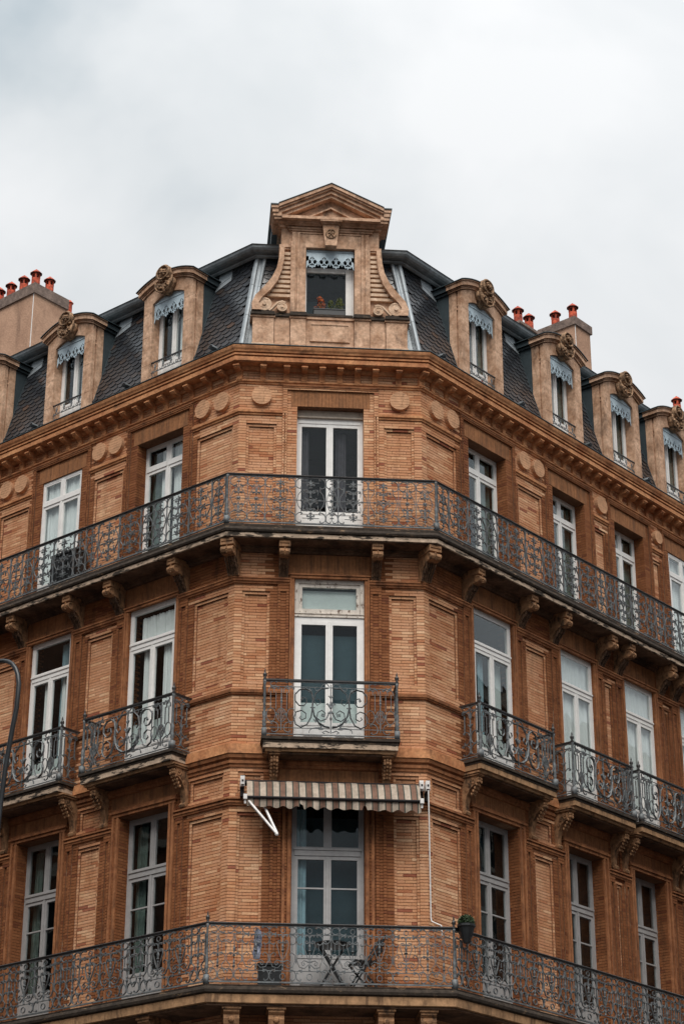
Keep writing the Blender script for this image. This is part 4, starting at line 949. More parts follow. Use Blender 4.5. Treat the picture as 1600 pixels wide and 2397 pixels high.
# first floor
for c in BAYS:
    y = RECESS[(c, 1)]; h = halfw(c); z0, z1 = OPEN[1]
    w = win_obj(c, 'greypaint', h, z0, z1 - .004, y, .065)
    mb = MB().use('greypaint'); mb.box(-h + .065, h - .065, y - .035, y + .06, 10.70, 10.82); mb.box(-.035, .035, y - .02, y + .05, 10.82, z1 - .07); mb.box(-h + .05, h - .05, y - .05, y - .0355, 10.79, 10.82)
    for s_ in (-1, 1):
        xa, xb = sorted((s_ * .035, s_ * (h - .065))); frame_rect(mb, xa, xb, 10.82, z1 - .07, .03, y - .01, y + .03)
    part('transom', mb, w)
    for s_ in (-1, 1):
        xa, xb = sorted((s_ * .062, s_ * (h - .092))); pane(w, xa, xb, 10.848, z1 - .098, y + .004)
    casements(w, h - .065, z0 + .06, 10.698, y, 'greypaint', 9.10, bar=10.17)
    room(w, h, z0, z1, y)
    if c == 0:
        drape(w, 'bluecurtain', -h + .06, -h + .26, z0 + .4, 11.5, y + .12); drape(w, 'tealblind', -h + .06, h - .06, z0 + .4, 11.45, y + .4, False)
    else:
        drape(w, 'greencurtain', -h + .06, -h * .5, z0 + .2, z1 - .1, y + .15); drape(w, 'tealblind', h * .1, h - .06, z0 + .2, z1 - .1, y + .3)
        if abs(c) - HW > 5: drape(w, 'bluecurtain', -.1, .1, z0 + .2, z1 - .1, y + .14)
# ------------------------------------------------------------------ mansard roof
RK = 0.295; RA = math.atan(RK)
def rp(z): return -0.02 - RK * (z - 19.79)
mb = MB().use('roofbase')
ecut = [ULEFT]
for c_, h_ in sorted([(-HW - s, .52) for s in (1.89, 4.55, 7.08)] + [(HW + s, .52) for s in (1.89, 4.53, 6.63, 8.60)] + [(-.02, .60)]): ecut += [c_ - h_, c_ + h_]
ecut.append(URIGHT)
for a_, b_ in zip(ecut[::2], ecut[1::2]): sweep(mb, [(rp(19.77), 19.77), (rp(22.25), 22.25), (rp(22.25) - .3, 22.25), (rp(19.77) - .3, 19.77)], a_, b_, closed=True)
mb.use('zinc'); sweep(mb, [(-.66, 22.24), (-5.5, 22.9), (-5.5, 22.6), (-.70, 22.2)], ULEFT, URIGHT, closed=True)
ROOF = part('roof', mb, BLD)
DORM = [(-HW - s) for s in (1.89, 4.55, 7.08)] + [HW + s for s in (1.89, 4.53, 6.63, 8.60)]
def slate_mesh(w):
    mb = MB().use('slate'); h = w / 2 - .003
    pts = [(-h, .20), (-h, .075)] + [(-h * math.cos(math.pi * i / 8), .075 - .075 * math.sin(math.pi * i / 8)) for i in range(1, 8)] + [(h, .075), (h, .20)]
    k = len(mb.v); n = len(pts)
    # plate lying in its x,y plane, tail end lifted off the course below
    mb.v += [(x, y,   .024 - .11 * y) for x, y in pts] + [(x, y,   .010 - .11 * y) for x, y in pts]
    mb.face(*range(k, k + n))
    for i in range(n - 1): mb.face(k + i + 1, k + i, k + n + i, k + n + i + 1)
    return mb
SW = .20; SE = .112
SLB = slate_mesh(SW); SLM = SLB.mesh('slate')
rows = int(2.42 / math.cos(RA) / SE)
slates = []; rg = random.Random(11)
for key in ('F', 'L', 'R'):
    fr = FR[key]
    for r in range(rows):
        z = 19.80 + r * SE * math.cos(RA); p = rp(z)
        if key == 'F': a, b = -HW - p * T, HW + p * T
        elif key == 'L': a, b = -9.0, p * T
        else: a, b = -p * T, 11.4
        if key == 'F': a, b = -HW - p * T + 0, HW + p * T
        n0 = int(math.floor(a / SW)) - 1; n1 = int(b / SW) + 2
        for q in range(n0, n1):
            x = (q + (.5 if r % 2 else 0)) * SW
            if x - SW * .55 < a or x + SW * .55 > b: continue
            if key == 'F' and (abs(x + .02) < .80 or (z < 20.5 and abs(x + .02) < 1.2)): continue
            if key != 'F' and any(abs(x - (d + HW if d < 0 else d - HW)) < .50 for d in DORM): continue
            Mx = Matrix.Translation(Vector(fr.w(x, -p - .005, z))) @ Matrix.Rotation(fr.th, 4, 'Z') @ Matrix.Rotation(math.pi / 2 - RA, 4, 'X') @ Matrix.Rotation(rg.uniform(-.02, .02), 4, 'Z') @ Matrix.Rotation(rg.uniform(-.025, .02), 4, 'X')
            d = (Mx.translation - CAMLOC).length
            slates.append((d + (0 if key == 'F' else .6) + abs(x) * .05, Mx))
slates.sort(key=lambda q: q[0])
mb = MB().use('slate')
for i, (d, Mx) in enumerate(slates):
    if i < 300:
        o = link('slate', SLM, ROOF); o.matrix_local = Mx
    else:
        k = len(mb.v); mb.v += [tuple(Mx @ Vector(v)) for v in SLB.v]
        for f in SLB.f: mb.face(*[k + q for q in f])
part('slate_courses', mb, BLD, kind='stuff')
# hips: a zinc roll and a flat flashing on either side
def rpt(u, z, out): return Vector(pt(u, rp(z) + out, z))
for s_ in (-1, 1):
    a, b = rpt(s_ * HW, 19.80, .03), rpt(s_ * HW, 22.2, .03)
    mb = MB().use('zinclight')
    mb.tube([a, b], .042, 8)
    for i in (0.02, .36, .68): mb.tube([a.lerp(b, i), a.lerp(b, i + .006)], .047, 8)
    for key, w_ in (('F', .10), ('S', .08)):
        for lo, hi in ((19.80, 20.66), (20.67, 22.2)):
            q = []
            for z in (lo, hi):
                c_ = rpt(s_ * HW, z, .018); fr = FR['F'] if key == 'F' else FR['L' if s_ < 0 else 'R']
                d = Vector((fr.c, fr.s, 0)) * (-s_ if key == 'F' else s_)
                q += [c_, c_ + d * w_]
            n_ = Vector(fr.w(0, -1, 0)) - Vector(fr.w(0, 0, 0))
            k = len(mb.v); up_ = n_ * .012
            mb.v += [tuple(v + up_) for v in q] + [tuple(v - up_) for v in q]
            mb.face(k, k + 1, k + 3, k + 2); mb.face(k + 4, k + 6, k + 7, k + 5); mb.face(k + 1, k + 5, k + 7, k + 3); mb.face(k, k + 4, k + 5, k + 1); mb.face(k + 2, k + 3, k + 7, k + 6)
    if s_ < 0:
        pass
    part('hip_flashing', mb, BLD)
# second pipe beside the left hip: rainwater pipe falling from the gutter
for s_ in (-1, 1):
    mb = MB().use('zinclight')
    a = rpt(s_ * HW, 22.15, .05) + Vector((-s_ * .145, 0, 0)); b = rpt(s_ * HW, 20.62, .05) + Vector((-s_ * .125, 0, 0))
    mb.tube([a, b], .035, 8, caps=True); mb.tube([a.lerp(b, .5), a.lerp(b, .505)], .04, 8)
    part('rainwater_pipe', mb, BLD)
    mb = MB().use('zinc')
    q = [rpt(s_ * HW, z, .03) + Vector((-s_ * w_, 0, 0)) for z, w_ in ((19.80, .03), (19.80, .30), (20.62, .26), (20.62, .05))]
    k = len(mb.v); mb.v += [tuple(v) for v in q] + [tuple(v + Vector((0, .02, 0))) for v in q]; mb.face(k, k + 1, k + 2, k + 3)
    for i in range(4): j = (i + 1) % 4; mb.face(k + i, k + 4 + i, k + 4 + j, k + j)
    part('flashing_sheet', mb, BLD)
# gutter
def gut(r, off=0): return [(-.54 + (r + off) * math.cos(a), 22.29 + (r + off) * math.sin(a)) for a in [math.pi * (1 + i / 8) for i in range(9)]]
mb = MB().use('zinc'); o_ = gut(.12); i_ = gut(.108)
sweep(mb, o_ + [(-.40, 22.30), (-.415, 22.31), (-.43, 22.30)] + i_[::-1], ULEFT, URIGHT, closed=True)
sweep(mb, [(-.62, 22.12), (-.58, 22.14), (-.57, 22.19), (-.66, 22.20)], ULEFT, URIGHT, closed=True)
GUT = part('gutter', mb, BLD)
mb = MB().use('zinc')
for u in [-1.2, 1.15] + [-HW - s for s in (.5, 1.35, 3.1, 3.5, 5.4, 5.9, 8)] + [HW + s for s in (.35, .9, 1.5, 3.0, 3.4, 5.6, 7.7)]:
    sweep(mb, [(a, b) for a, b in gut(.12, .004)] + [(a, b) for a, b in gut(.12, .002)][::-1], u - .012, u + .012, closed=True)
part('gutter_joint', mb, GUT)
# ------------------------------------------------------------------ stone dormers along the two sides
CH = {}
def dormer_meshes():
    D = {}
    z0, zs_, ze, zc = 19.78, 21.62, 21.79, 21.99; HB, HO = .635, .41
    oarch = lambda x: zs_ + .12 * (1 - (x / HO) ** 2) if abs(x) < HO else zs_
    earch = lambda x, h=.635: ze + (zc - ze) * (1 - (x / h) ** 2)
    def block(mb, y0, y1, hb):
        mb.prism([(-hb, z0), (-HO, z0), (-HO, zs_), (-hb, zs_)], y0, y1); mb.prism([(HO, z0), (hb, z0), (hb, zs_), (HO, zs_)], y0, y1)
        n = 12; xs = [-HO + 2 * HO * i / n for i in range(n + 1)]
        pts = [(-hb, zs_ + .001)] + [(x, oarch(x) + .001) for x in xs] + [(hb, zs_ + .001)]
        lows = [-hb] + xs + [hb]; low = [zs_ + .001] + [oarch(x) + .001 for x in xs] + [zs_ + .001]
        for i in range(len(lows) - 1):
            a, b = lows[i], lows[i + 1]; mb.prism([(a, low[i]), (b, low[i + 1]), (b, earch(b)), (a, earch(a))], y0, y1)
    mb = MB().use('stone')
    block(mb, 0.0, .075, HB); block(mb, .0755, .115, HB - .035); block(mb, .1155, .28, HB)
    mb.box(-HO, HO, .03, .28, z0, 19.92)
    for s_ in (-1, 1):
        mb.tube([(s_ * (HB - .02), .095 + .028 * math.cos(a * .6), 21.46 + .05 * math.sin(a * .6)) for a in range(11)], .014, 4)
        for zz in (20.35, 20.95, 21.45):                          # proud joints between the blocks
            mb.box(*sorted((s_ * HO, s_ * (HB + .002))), -.003, .0, zz, zz + .012)
    D['dormer'] = mb.mesh('dormer')
    mb = MB(); n = 14
    for key, p, d0, d1, yb in (('stone', .03, 0, .03, .28), ('stone', .05, .031, .045, .28), ('stone', .085, .046, .125, .28), ('stone', .105, .126, .145, .28),
                               ('cheek', .035, 0, .045, 1.15), ('cheek', .08, .046, .145, 1.15), ('cheek', .125, .147, .162, 1.15)):
        mb.use(key); h = HB + p; y0 = -p if (key == 'stone' or d0 > .146) else .283
        for i in range(n):
            a, b = -h + 2 * h * i / n, -h + 2 * h * (i + 1) / n
            mb.prism([(a, earch(a, h) + d0), (b, earch(b, h) + d0), (b, earch(b, h) + d1), (a, earch(a, h) + d1)], y0, yb)
    D['dormer_hood'] = mb.mesh('dormer_hood')
    mb = MB().use('cheek')
    for s_ in (-1, 1):
        mb.box(*sorted((s_ * .612, s_ * .628)), .283, 1.15, z0, 21.86)
        mb.tube([(s_ * .64, -rp(19.80) - .01, 19.80), (s_ * .64, -rp(22.0) - .01, 22.0)], .024, 4)
        mb.use('zinc')
        mb.prism([(s_ * .60, 19.80), (s_ * .60, 20.05), (s_ * .66, 20.05), (s_ * .66, 19.80)][::s_], .02, .12); mb.use('cheek')
    D['dormer_cheek'] = mb.mesh('dormer_cheek')
    mb = MB().use('zinclight')                                    # pale flashing where hood and roof meet, under the gutter
    for s_ in (-1, 1):
        q = [(.66, 21.72), (1.02, 21.86), (.98, 22.16), (.66, 22.16)]
        k = len(mb.v); mb.v += [(s_ * x, -rp(z) - .035, z) for x, z in q] + [(s_ * x, -rp(z) - .015, z) for x, z in q]
        mb.face(*[k + i for i in range(4)])
        for i in range(4): j = (i + 1) % 4; mb.face(k + i, k + 4 + i, k + 4 + j, k + j)
        mb.tube([(s_ * .66, -rp(21.84) - .04, 21.84), (s_ * 1.0, -rp(21.98) - .04, 21.98)], .006, 4)
        D['dormer_flashing' if s_ < 0 else 'dormer_flashing_b'] = mb.mesh('dormer_flashing'); mb = MB().use('zinclight')
    # carved cartouche
    mb = MB().use('carved'); n = 18
    el = lambda cx, cz, a, b, i: (cx + a * math.cos(2 * math.pi * i / n), cz + b * math.sin(2 * math.pi * i / n))
    mb.prism([el(0, 22.21, .135, .165, i) for i in range(n)], -.15, .12)
    mb.tube([(el(0, 22.21, .118, .145, i)[0], -.16, el(0, 22.21, .118, .145, i)[1]) for i in range(n + 1)], .024, 5)
    rg = random.Random(4)
    for i in range(16):
        a = rg.uniform(0, 6.28); r = rg.uniform(.1, .9); mb.blob((.075 * r * math.cos(a), -.165 - .02 * (1 - r), 22.215 + .095 * r * math.sin(a)), rg.uniform(.016, .032), .03, rg.uniform(.016, .035), 5, 4)
    mb.prism([(-.16, 22.06), (-.15, 21.93), (-.07, 21.80), (0, 21.77), (.07, 21.80), (.15, 21.93), (.16, 22.06), (0, 22.0)], -.125, .02)
    mb.tube([(-.165, -.13, 22.09), (-.165, -.135, 21.97), (-.12, -.135, 21.86), (-.05, -.135, 21.80), (0, -.135, 21.785), (.05, -.135, 21.80), (.12, -.135, 21.86), (.165, -.135, 21.97), (.165, -.13, 22.09)], .018, 5)
    for i in range(18):
        x = rg.uniform(-.11, .11); z = 21.84 + rg.uniform(0, .2) + abs(x) * .5; mb.blob((x, -.14, z), rg.uniform(.018, .034), .028, rg.uniform(.018, .03), 5, 4)
    mb.moved(lambda x, y, z: (x * 1.3, y * 1.1, 21.66 + (z - 21.77) * .95)); D['cartouche'] = mb.mesh('cartouche', True)
    D['lambrequin'] = lambrequin(HO, oarch, 21.52, 4).mesh('lambrequin')
    # joinery
    y = .20; mb = MB().use('white')
    frame_rect(mb, -HO + .005, HO - .005, 19.925, 21.60, .045, y, y + .06)
    for s_ in (-1, 1):
        xa, xb = sorted((s_ * .004, s_ * (HO - .05))); frame_rect(mb, xa, xb, 19.97, 21.555, .05, y - .01, y + .035)
        mb.box(xa + .05, xb - .05, y, y + .03, 20.02, 20.36); mb.box(xa + .05, xb - .05, y - .01, y + .035, 20.361, 20.41); mb.box(xa + .09, xb - .09, y - .012, y - .001, 20.09, 20.30)
    mb.box(-.022, .022, y - .03, y - .0105, 19.98, 21.55)
    D['window'] = mb.mesh('window')
    mb = MB().use('glass')
    for s_ in (-1, 1): xa, xb = sorted((s_ * .054, s_ * (HO - .10))); mb.box(xa, xb, y + .008, y + .014, 20.41, 21.505)
    D['pane'] = mb.mesh('pane')
    mb = MB().use('room'); mb.box(-HO + .01, HO - .01, y + .07, 1.4, 19.93, 21.60, skip='f'); D['room_interior'] = mb.mesh('room_interior')
    for key, spans in (('curtain', [(-.10, .0), (.06, HO - .06)]), ('curtain2', [(-HO + .07, -HO + .16), (HO - .18, HO - .06)])):
        mb = MB().use('curtain' if key == 'curtain' else 'greencurtain')
        for a, b in spans:
            m = 10; P = [(a + (b - a) * i / m, y + .10 + .014 * math.sin(i * 1.9)) for i in range(m + 1)]
            for p, q in zip(P, P[1:]): mb.quad((p[0], p[1], 19.98), (q[0], q[1], 19.98), (q[0], q[1], 21.5), (p[0], p[1], 21.5))
        D[key] = mb.mesh('curtain')
    # little window guard
    mb = MB().use('iron'); yb = .035
    mb.use('rail').box(-HO, HO, yb - .014, yb + .014, 20.365, 20.385); mb.use('iron')
    mb.box(-HO, HO, yb - .006, yb + .006, 20.165, 20.177); mb.box(-HO, HO, yb - .006, yb + .006, 19.96, 19.972)
    t = MB().use('iron')
    for i in range(4):
        cx = -HO + .1 + i * .205
        pair(t, 'C', cx, .085, 20.18, 20.36, .008, r=.006); leaf(t, cx, 20.27, .03)
        for d in (-.05, .05): t.blob((cx + d, 0, 20.18), .016, .012, .016, 5, 3)
    for s_ in (-1, 1): scr(t, 'S', *sorted((s_ * (HO - .02), s_ * (HO - .10))), 19.97, 20.165, s_ > 0)
    t.moved(lambda x, y_, z: (x, y_ + yb, z)); mb.add(t)
    D['window_guard'] = mb.mesh('window_guard')
    return D
def lambrequin(HO, oarch, zl, nm, side=.10, y=.045, drop=.30):
    mb = MB().use('lambrequin'); n = nm * 8; tot = 2 * HO - .02
    def low(x):
        t = (x + HO - .01) / tot * nm; f = t - math.floor(t)
        d = abs(f - .5) * 2                                       # 0 at a motif, 1 between
        return zl - .13 * max(0, d - .08) ** 0.8
    for i in range(n):
        a = -HO + .01 + tot * i / n; b = -HO + .01 + tot * (i + 1) / n
        ta, tb = oarch(a) - .004, oarch(b) - .004
        mb.prism([(a, low(a)), (b, low(b)), (b, tb), (a, ta)], y, y + .012)
    mb.box(-HO + .01, HO - .01, y - .012, y - .0005, zl + .09, zl + .105)
    for s_ in (-1, 1): mb.prism([(s_ * (HO - .01), zl - drop), (s_ * (HO - .01), zl), (s_ * (HO - .055), zl), (s_ * (HO - .05), zl - drop + .09)][::-s_], y, y + .012)
    t = MB().use('lambrequin'); w = tot / nm
    for q in range(nm):
        cx = -HO + .01 + w * (q + .5); k = w / .2
        t.tube([(cx, 0, zl - .01), (cx, 0, zl - .20)], .007, 4); leaf(t, cx, zl - .06, .028)
        for s_ in (-1, 1):
            scr(t, 'C', *sorted((cx + s_ * .012, cx + s_ * .085 * k)), zl - .17, zl - .06, s_ < 0, r=.008); scr(t, 'J', *sorted((cx + s_ * .0, cx + s_ * .05 * k)), zl - .22, zl - .15, s_ < 0, True, r=.007)
            t.tube([(cx + s_ * .09 * k, 0, zl - .10), (cx + s_ * .05 * k, 0, zl - .19), (cx, 0, zl - .215)], .009, 4)
        t.blob((cx, 0, zl - .235), .014, .01, .024, 5, 4)
    for q in range(nm - 1):
        cx = -HO + .01 + w * (q + 1); t.blob((cx, 0, zl - .15), .02, .01, .03, 5, 4); t.tube([(cx, 0, zl - .1), (cx, 0, zl - .2)], .008, 4)
    t.moved(lambda x, y_, z: (x, y_ + y + .006, z)); mb.add(t)
    return mb
DM = dormer_meshes()
for u in DORM:
    fr, x = of_u(u)
    d = link('dormer', DM['dormer'], BLD, loc=fr.w(x, 0, 0), rz=fr.th)
    for k in ('dormer_hood', 'dormer_cheek', 'dormer_flashing', 'cartouche', 'lambrequin', 'window', 'pane', 'room_interior', 'window_guard'): link(k, DM[k], d)
    link('dormer_flashing', DM['dormer_flashing_b'], d)
    link('curtain', DM['curtain' if u < 0 else 'curtain2'], d)
# slate vents: little hooded openings on the tiles
mb = MB().use('zinc')
n = 8
mb.prism([(.05 * math.cos(math.pi * i / n), .05 * math.sin(math.pi * i / n)) for i in range(n + 1)], -.13, .10)
mb.use('soot'); mb.prism([(.041 * math.cos(math.pi * i / n), .004 + .037 * math.sin(math.pi * i / n)) for i in range(n + 1)], -.133, -.129)
VM = mb.mesh('roof_vent')
for u in [-HW - s for s in (.72, 2.95, 5.5)] + [HW + s for s in (.66, 3.1, 5.35, 7.45)]:
    fr, x = of_u(u); z = 20.12; link('roof_vent', VM, ROOF, loc=fr.w(x, -rp(z), z), rz=fr.th, scale=(1.2, 1.2, 1.2))

# ------------------------------------------------------------------ the great dormer over the corner
XC = -.02
mb = MB()
def bx(x0, x1, y0, y1, z0, z1, key='stone', both=True):
    mb.use(key); mb.box(x0, x1, y0, y1, z0, z1)
    if both: mb.box(-x1, -x0, y0, y1, z0, z1)
BG = MB(); mb = BG
for x0, x1, y0 in ((1.0, 1.40, -.095), (.705, .995, -.055), (.43, .70, -.105)): bx(x0, x1, y0, .35, 19.79, 19.92 + .02 * (x0 > .9), 'palestone')
bx(-.425, .425, -.06, .35, 19.79, 19.90, 'palestone', both=False)
for x0, x1, y0 in ((1.005, 1.385, -.06), (.72, .995, -.015), (.435, .71, -.07)): bx(x0, x1, y0, .35, 19.945, 20.48)
bx(-.43, .43, -.005, .35, 19.91, 20.5, both=False)
for a, b, c_, d_ in ((-.36, .36, 20.39, 20.42), (-.36, .36, 20.05, 20.08)): bx(a, b, -.03, -.004, c_, d_, both=False)
bx(.335, .36, -.03, -.004, 20.081, 20.389)
bx(-.33, .33, -.02, -.004, 20.085, 20.385, both=False)
for x0, x1, y0 in ((.985, 1.43, -.11), (.70, .983, -.05), (.415, .73, -.12)):
    bx(x0, x1, y0 + .03, .35, 20.482, 20.52); bx(x0, x1, y0, .35, 20.522, 20.56, 'slab_dark'); bx(x0 + .01, x1 - .01, y0 + .015, .35, 20.562, 20.60, 'slab_dark')
bx(-.413, .413, -.03, .35, 20.50, 20.555, both=False); bx(-.413, .413, -.045, .35, 20.556, 20.60, 'slab_dark', both=False)
# jambs with stepped architraves
bx(.445, .56, -.03, .35, 20.602, 21.999); bx(.562, .60, -.05, .35, 20.602, 22.304); bx(.602, .635, -.035, .35, 20.602, 22.12); bx(.637, .72, -.065, .35, 20.602, 22.10)
bx(-.56, .56, -.03, .35, 22.0, 22.28, both=False); bx(-.56, .56, -.045, .35, 22.282, 22.305, both=False); bx(-.72, .72, -.03, .35, 22.306, 22.33, both=False)
bx(.602, .635, -.03, .35, 22.12, 22.305); bx(.637, .70, -.05, .35, 22.10, 22.305)
bx(.702, .89, .0, .35, 22.04, 22.40); bx(.70, .93, -.03, .35, 21.985, 22.038); bx(.71, .91, -.01, .35, 21.95, 21.984)
bx(-.88, .88, .01, .35, 22.05, 22.50, both=False)
bx(-.76, .76, -.055, .35, 22.332, 22.365, both=False); bx(-.78, .78, -.075, .35, 22.367, 22.40, both=False); bx(-.80, .80, -.05, .35, 22.402, 22.44, both=False)
bx(-.82, .82, -.10, .35, 22.442, 22.475, both=False); bx(.822, .93, -.05, .35, 22.402, 22.475)
bx(-.84, .84, -.12, .35, 22.477, 22.50, both=False); bx(.842, .96, -.07, .35, 22.477, 22.50)
bx(-.95, .95, -.14, 1.5, 22.502, 22.55, both=False)
bx(-.90, .90, -.24, .35, 22.552, 22.66, both=False); bx(.902, 1.04, -.19, .36, 22.552, 22.645); bx(.902, 1.06, -.215, .36, 22.647, 22.72)
# raking cornice
def rake(p, lo, hi, xe, ze, x0=0.0):
    """sloping band between offsets lo and hi under the top line from (0,23.36) to (xe,ze)"""
    za = 23.36; 
    for s_ in (-1, 1):
        q = [(s_ * x0, za - lo - (za - ze) * x0 / xe), (s_ * x0, za - hi), (s_ * xe, ze - hi), (s_ * xe, ze - lo)]
        mb.use('stone').prism(q if s_ < 0 else q[::-1], -p, .35)
rake(.27, 0, .065, .96, 22.885); rake(.24, .067, .10, .955, 22.885); rake(.20, .102, .17, .95, 22.885); rake(.16, .172, .235, .90, 22.91)
mb.use('stone').prism([(-.86, 22.662), (.86, 22.662), (0, 23.13)], -.03, .3)
mb.prism([(-.50, 22.70), (-.46, 22.70), (0, 22.94), (.46, 22.70), (.50, 22.70), (0, 22.975)], -.075, -.031); mb.prism([(-.30, 22.665), (.30, 22.665), (0, 22.85)], -.05, -.0305)
bx(.962, 1.075, -.235, .36, 22.722, 22.80); bx(.962, 1.095, -.255, .36, 22.802, 22.86)
mb.use('cheek')
bx(.962, 1.11, -.27, 1.5, 22.862, 22.885, 'cheek')
for s_ in (-1, 1):
    q = [(0, 23.375), (0, 23.362), (s_ * .965, 22.887), (s_ * .965, 22.90)]; mb.use('cheek').prism(q if s_ < 0 else q[::-1], -.285, 1.5)
bx(.86, .885, .352, 1.5, 19.9, 22.50, 'cheek'); bx(.80, 1.06, .362, 1.5, 22.552, 22.86, 'cheek')
mb.use('cheek').prism([(-.96, 22.862), (.96, 22.862), (0, 23.35)], .352, 1.5)
def settle(x, y, z):
    if z >= 22.66: return (x, y, z - .12)
    return (x, y, 22.40 + (z - 22.40) * .14 / .26) if z > 22.40 else (x, y, z)
BG.moved(settle)
GD = part('corner_dormer', BG, BLD, loc=(XC, 0, 0), label='large pedimented dormer with scrolled sides over the corner')
mb = MB().use('stone')
mb.prism([(-.105, 21.985), (.105, 21.985), (.15, 22.44), (-.15, 22.44)], -.16, -.02)
mb.box(-.17, .17, -.19, -.03, 22.442, 22.475); mb.box(-.185, .185, -.215, -.03, 22.477, 22.50); mb.box(-.20, .20, -.235, -.03, 22.502, 22.55)
mb.use('carved'); n = 18
mb.tube([(.09 * math.cos(2 * math.pi * i / n), -.165, 22.225 + .09 * math.sin(2 * math.pi * i / n)) for i in range(n + 1)], .018, 6)
mb.blob((0, -.165, 22.225), .028, .03, .028)
for i in range(5): a = math.pi / 2 + i * 1.2566; mb.blob((.045 * math.cos(a), -.165, 22.225 + .045 * math.sin(a)), .022, .02, .022, 5, 4)
mb.moved(settle); part('keystone', mb, GD)
OUT = [(1.40, 20.62), (1.41, 20.74), (1.35, 20.90), (1.20, 21.08), (1.06, 21.28), (.975, 21.48), (.935, 21.70), (.92, 21.95)]
INN = [(.835, 21.95), (.845, 21.68), (.88, 21.45), (.955, 21.22), (1.08, 21.02), (1.22, 20.87), (1.285, 20.76)]
def inner_x(z):
    for (xa, za), (xb, zb) in zip(INN, INN[1:]):
        if zb <= z <= za: return xa + (xb - xa) * (za - z) / (za - zb)
    return 1.285 if z < 20.76 else .835
for s_ in (-1, 1):
    mb = MB().use('stone'); f = lambda P: [(s_ * x, z) for x, z in P][::s_]
    for i in range(len(OUT) - 2):                                 # the sweeping band
        a, b = OUT[i + 1], OUT[i + 2]; c_, d_ = INN[len(INN) - 1 - i], INN[max(0, len(INN) - 2 - i)]
        mb.prism(f([a, b, d_, c_]), -.12, .30)
    mb.prism(f([(1.40, 20.604), (1.41, 20.74), (1.285, 20.76), (1.24, 20.604)]), -.12, .30)
    mb.prism(f([(.721, 20.604), (1.3, 20.604), (1.28, 20.75), (.955, 21.2), (.84, 21.7), (.835, 21.948), (.721, 21.948)]), .03, .30)   # back plate
    z = 20.93; slat = MB().use('palestone')
    while z < 21.9:
        slat.box(*sorted((s_ * .722, s_ * (inner_x(z + .03) + .002))), -.04, .029, z, z + .055); z += .098
    # volutes
    t = MB().use('palestone')
    def vol(cx, cz, r, a0, turns, w_, sg):
        n_ = 26; P = []
        for i in range(n_ + 1):
            k = i / n_; a = a0 + sg * turns * 2 * math.pi * k; rr = r * (1 - .78 * k); P.append((s_ * (cx + rr * math.cos(a)), -.075, cz + rr * math.sin(a)))
        t.tube(P, w_, 6, w_ * .55)
    def disc(cx, cz, r, y0, n_=18): t.prism([(s_ * (cx + r * math.cos(2 * math.pi * i / n_)), cz + r * math.sin(2 * math.pi * i / n_)) for i in range(n_)][::s_], y0, .03)
    disc(1.185, 20.745, .135, -.085); vol(1.185, 20.745, .115, 2.2, 1.2, .020, -1); disc(1.185, 20.745, .035, -.11, 10)
    disc(.865, 20.70, .092, -.08); vol(.865, 20.70, .075, .6, 1.2, .016, 1); disc(.865, 20.70, .025, -.10, 10)
    arc = [(.80, 20.79), (.865, 20.815), (.94, 20.79), (1.0, 20.72), (1.06, 20.65), (1.10, 20.62)]
    t.tube([(s_ * x, -.06, z) for x, z in arc], .028, 6)
    mb.add(t)
    cs = part('scroll_console', mb, GD); 
    part('flute', slat, cs)
mb = MB().use('white'); y = .22
frame_rect(mb, -.443, .443, 20.602, 21.72, .03, y, y + .06); mb.box(.30, .413, y - .01, y + .05, 20.633, 21.69); mb.box(-.413, .29, y + .0, y + .05, 21.62, 21.69)
w = part('window', mb, GD); pane(w, -.411, .298, 20.634, 21.618, y + .02)
mb = MB().use('room'); mb.box(-.44, .44, y + .07, 1.4, 20.61, 21.9, skip='f'); part('room_interior', mb, w)
drape(w, 'tealblind', -.40, .28, 20.64, 21.30, y + .5, False)  # teal sheet added inside, standing for the reflection in the pane
part('lambrequin', lambrequin(.443, lambda x: 21.998, 21.86, 4, drop=.27), GD)
# ------------------------------------------------------------------ chimneys
def pot_mesh():
    mb = MB().use('redclay'); n = 10
    mb.lathe([(.092, 0), (.092, .17), (.085, .19), (.075, .195)], n)
    for i in range(4):
        a = math.pi / 4 + i * math.pi / 2
        mb.tube([(.066 * math.cos(a), .066 * math.sin(a), .19), (.066 * math.cos(a), .066 * math.sin(a), .30)], .026, 5)
    mb.lathe([(.07, .285), (.085, .30)], n); mb.use('soot').lathe([(.045, .19), (.045, .29)], n)
    mb.use('redclay').lathe([(.128, .296), (.13, .305), (.07, .36), (.03, .385), (.022, .40), (.0, .415)], n)
    mb.use('soot').lathe([(.12, .294), (.126, .296)], n)
    return mb.mesh('chimney_pot', False)
POT = pot_mesh()
def chimney(x0, x1, y0, y1, zb, zt, cap, pots, key, bead=None):
    fr = FR[key]; mb = MB().use('render'); mb.box(x0, x1, y0, y1, zb, zt - cap)
    mb.use('capstone').box(x0 - .04, x1 + .04, y0 - .04, y1 + .04, zt - cap + .001, zt)
    if bead is not None: mb.use('white'); mb.box(bead - .010, bead + .010, y0 - .006, y0 + .02, zb, zt - cap)
    c = part('chimney', mb, BLD, loc=(fr.ox, fr.oy, 0), rz=fr.th)
    for x, y in pots: link('chimney_pot', POT, c, loc=(x, y, zt), scale=(1.05, 1.05, 1.12))
chimney(-10.6, -8.11, 2.0, 2.93, 21.8, 25.25, .25, [(-8.24, 2.12), (-8.63, 2.12), (-9.05, 2.12), (-9.43, 2.12), (-9.83, 2.12), (-8.24, 2.52), (-9.1, 2.7)], 'L', -8.125)
chimney(8.11, 8.71, 2.0, 2.93, 21.8, 25.0, .2, [(8.26, 2.13), (8.26, 2.60)], 'R', 8.125)
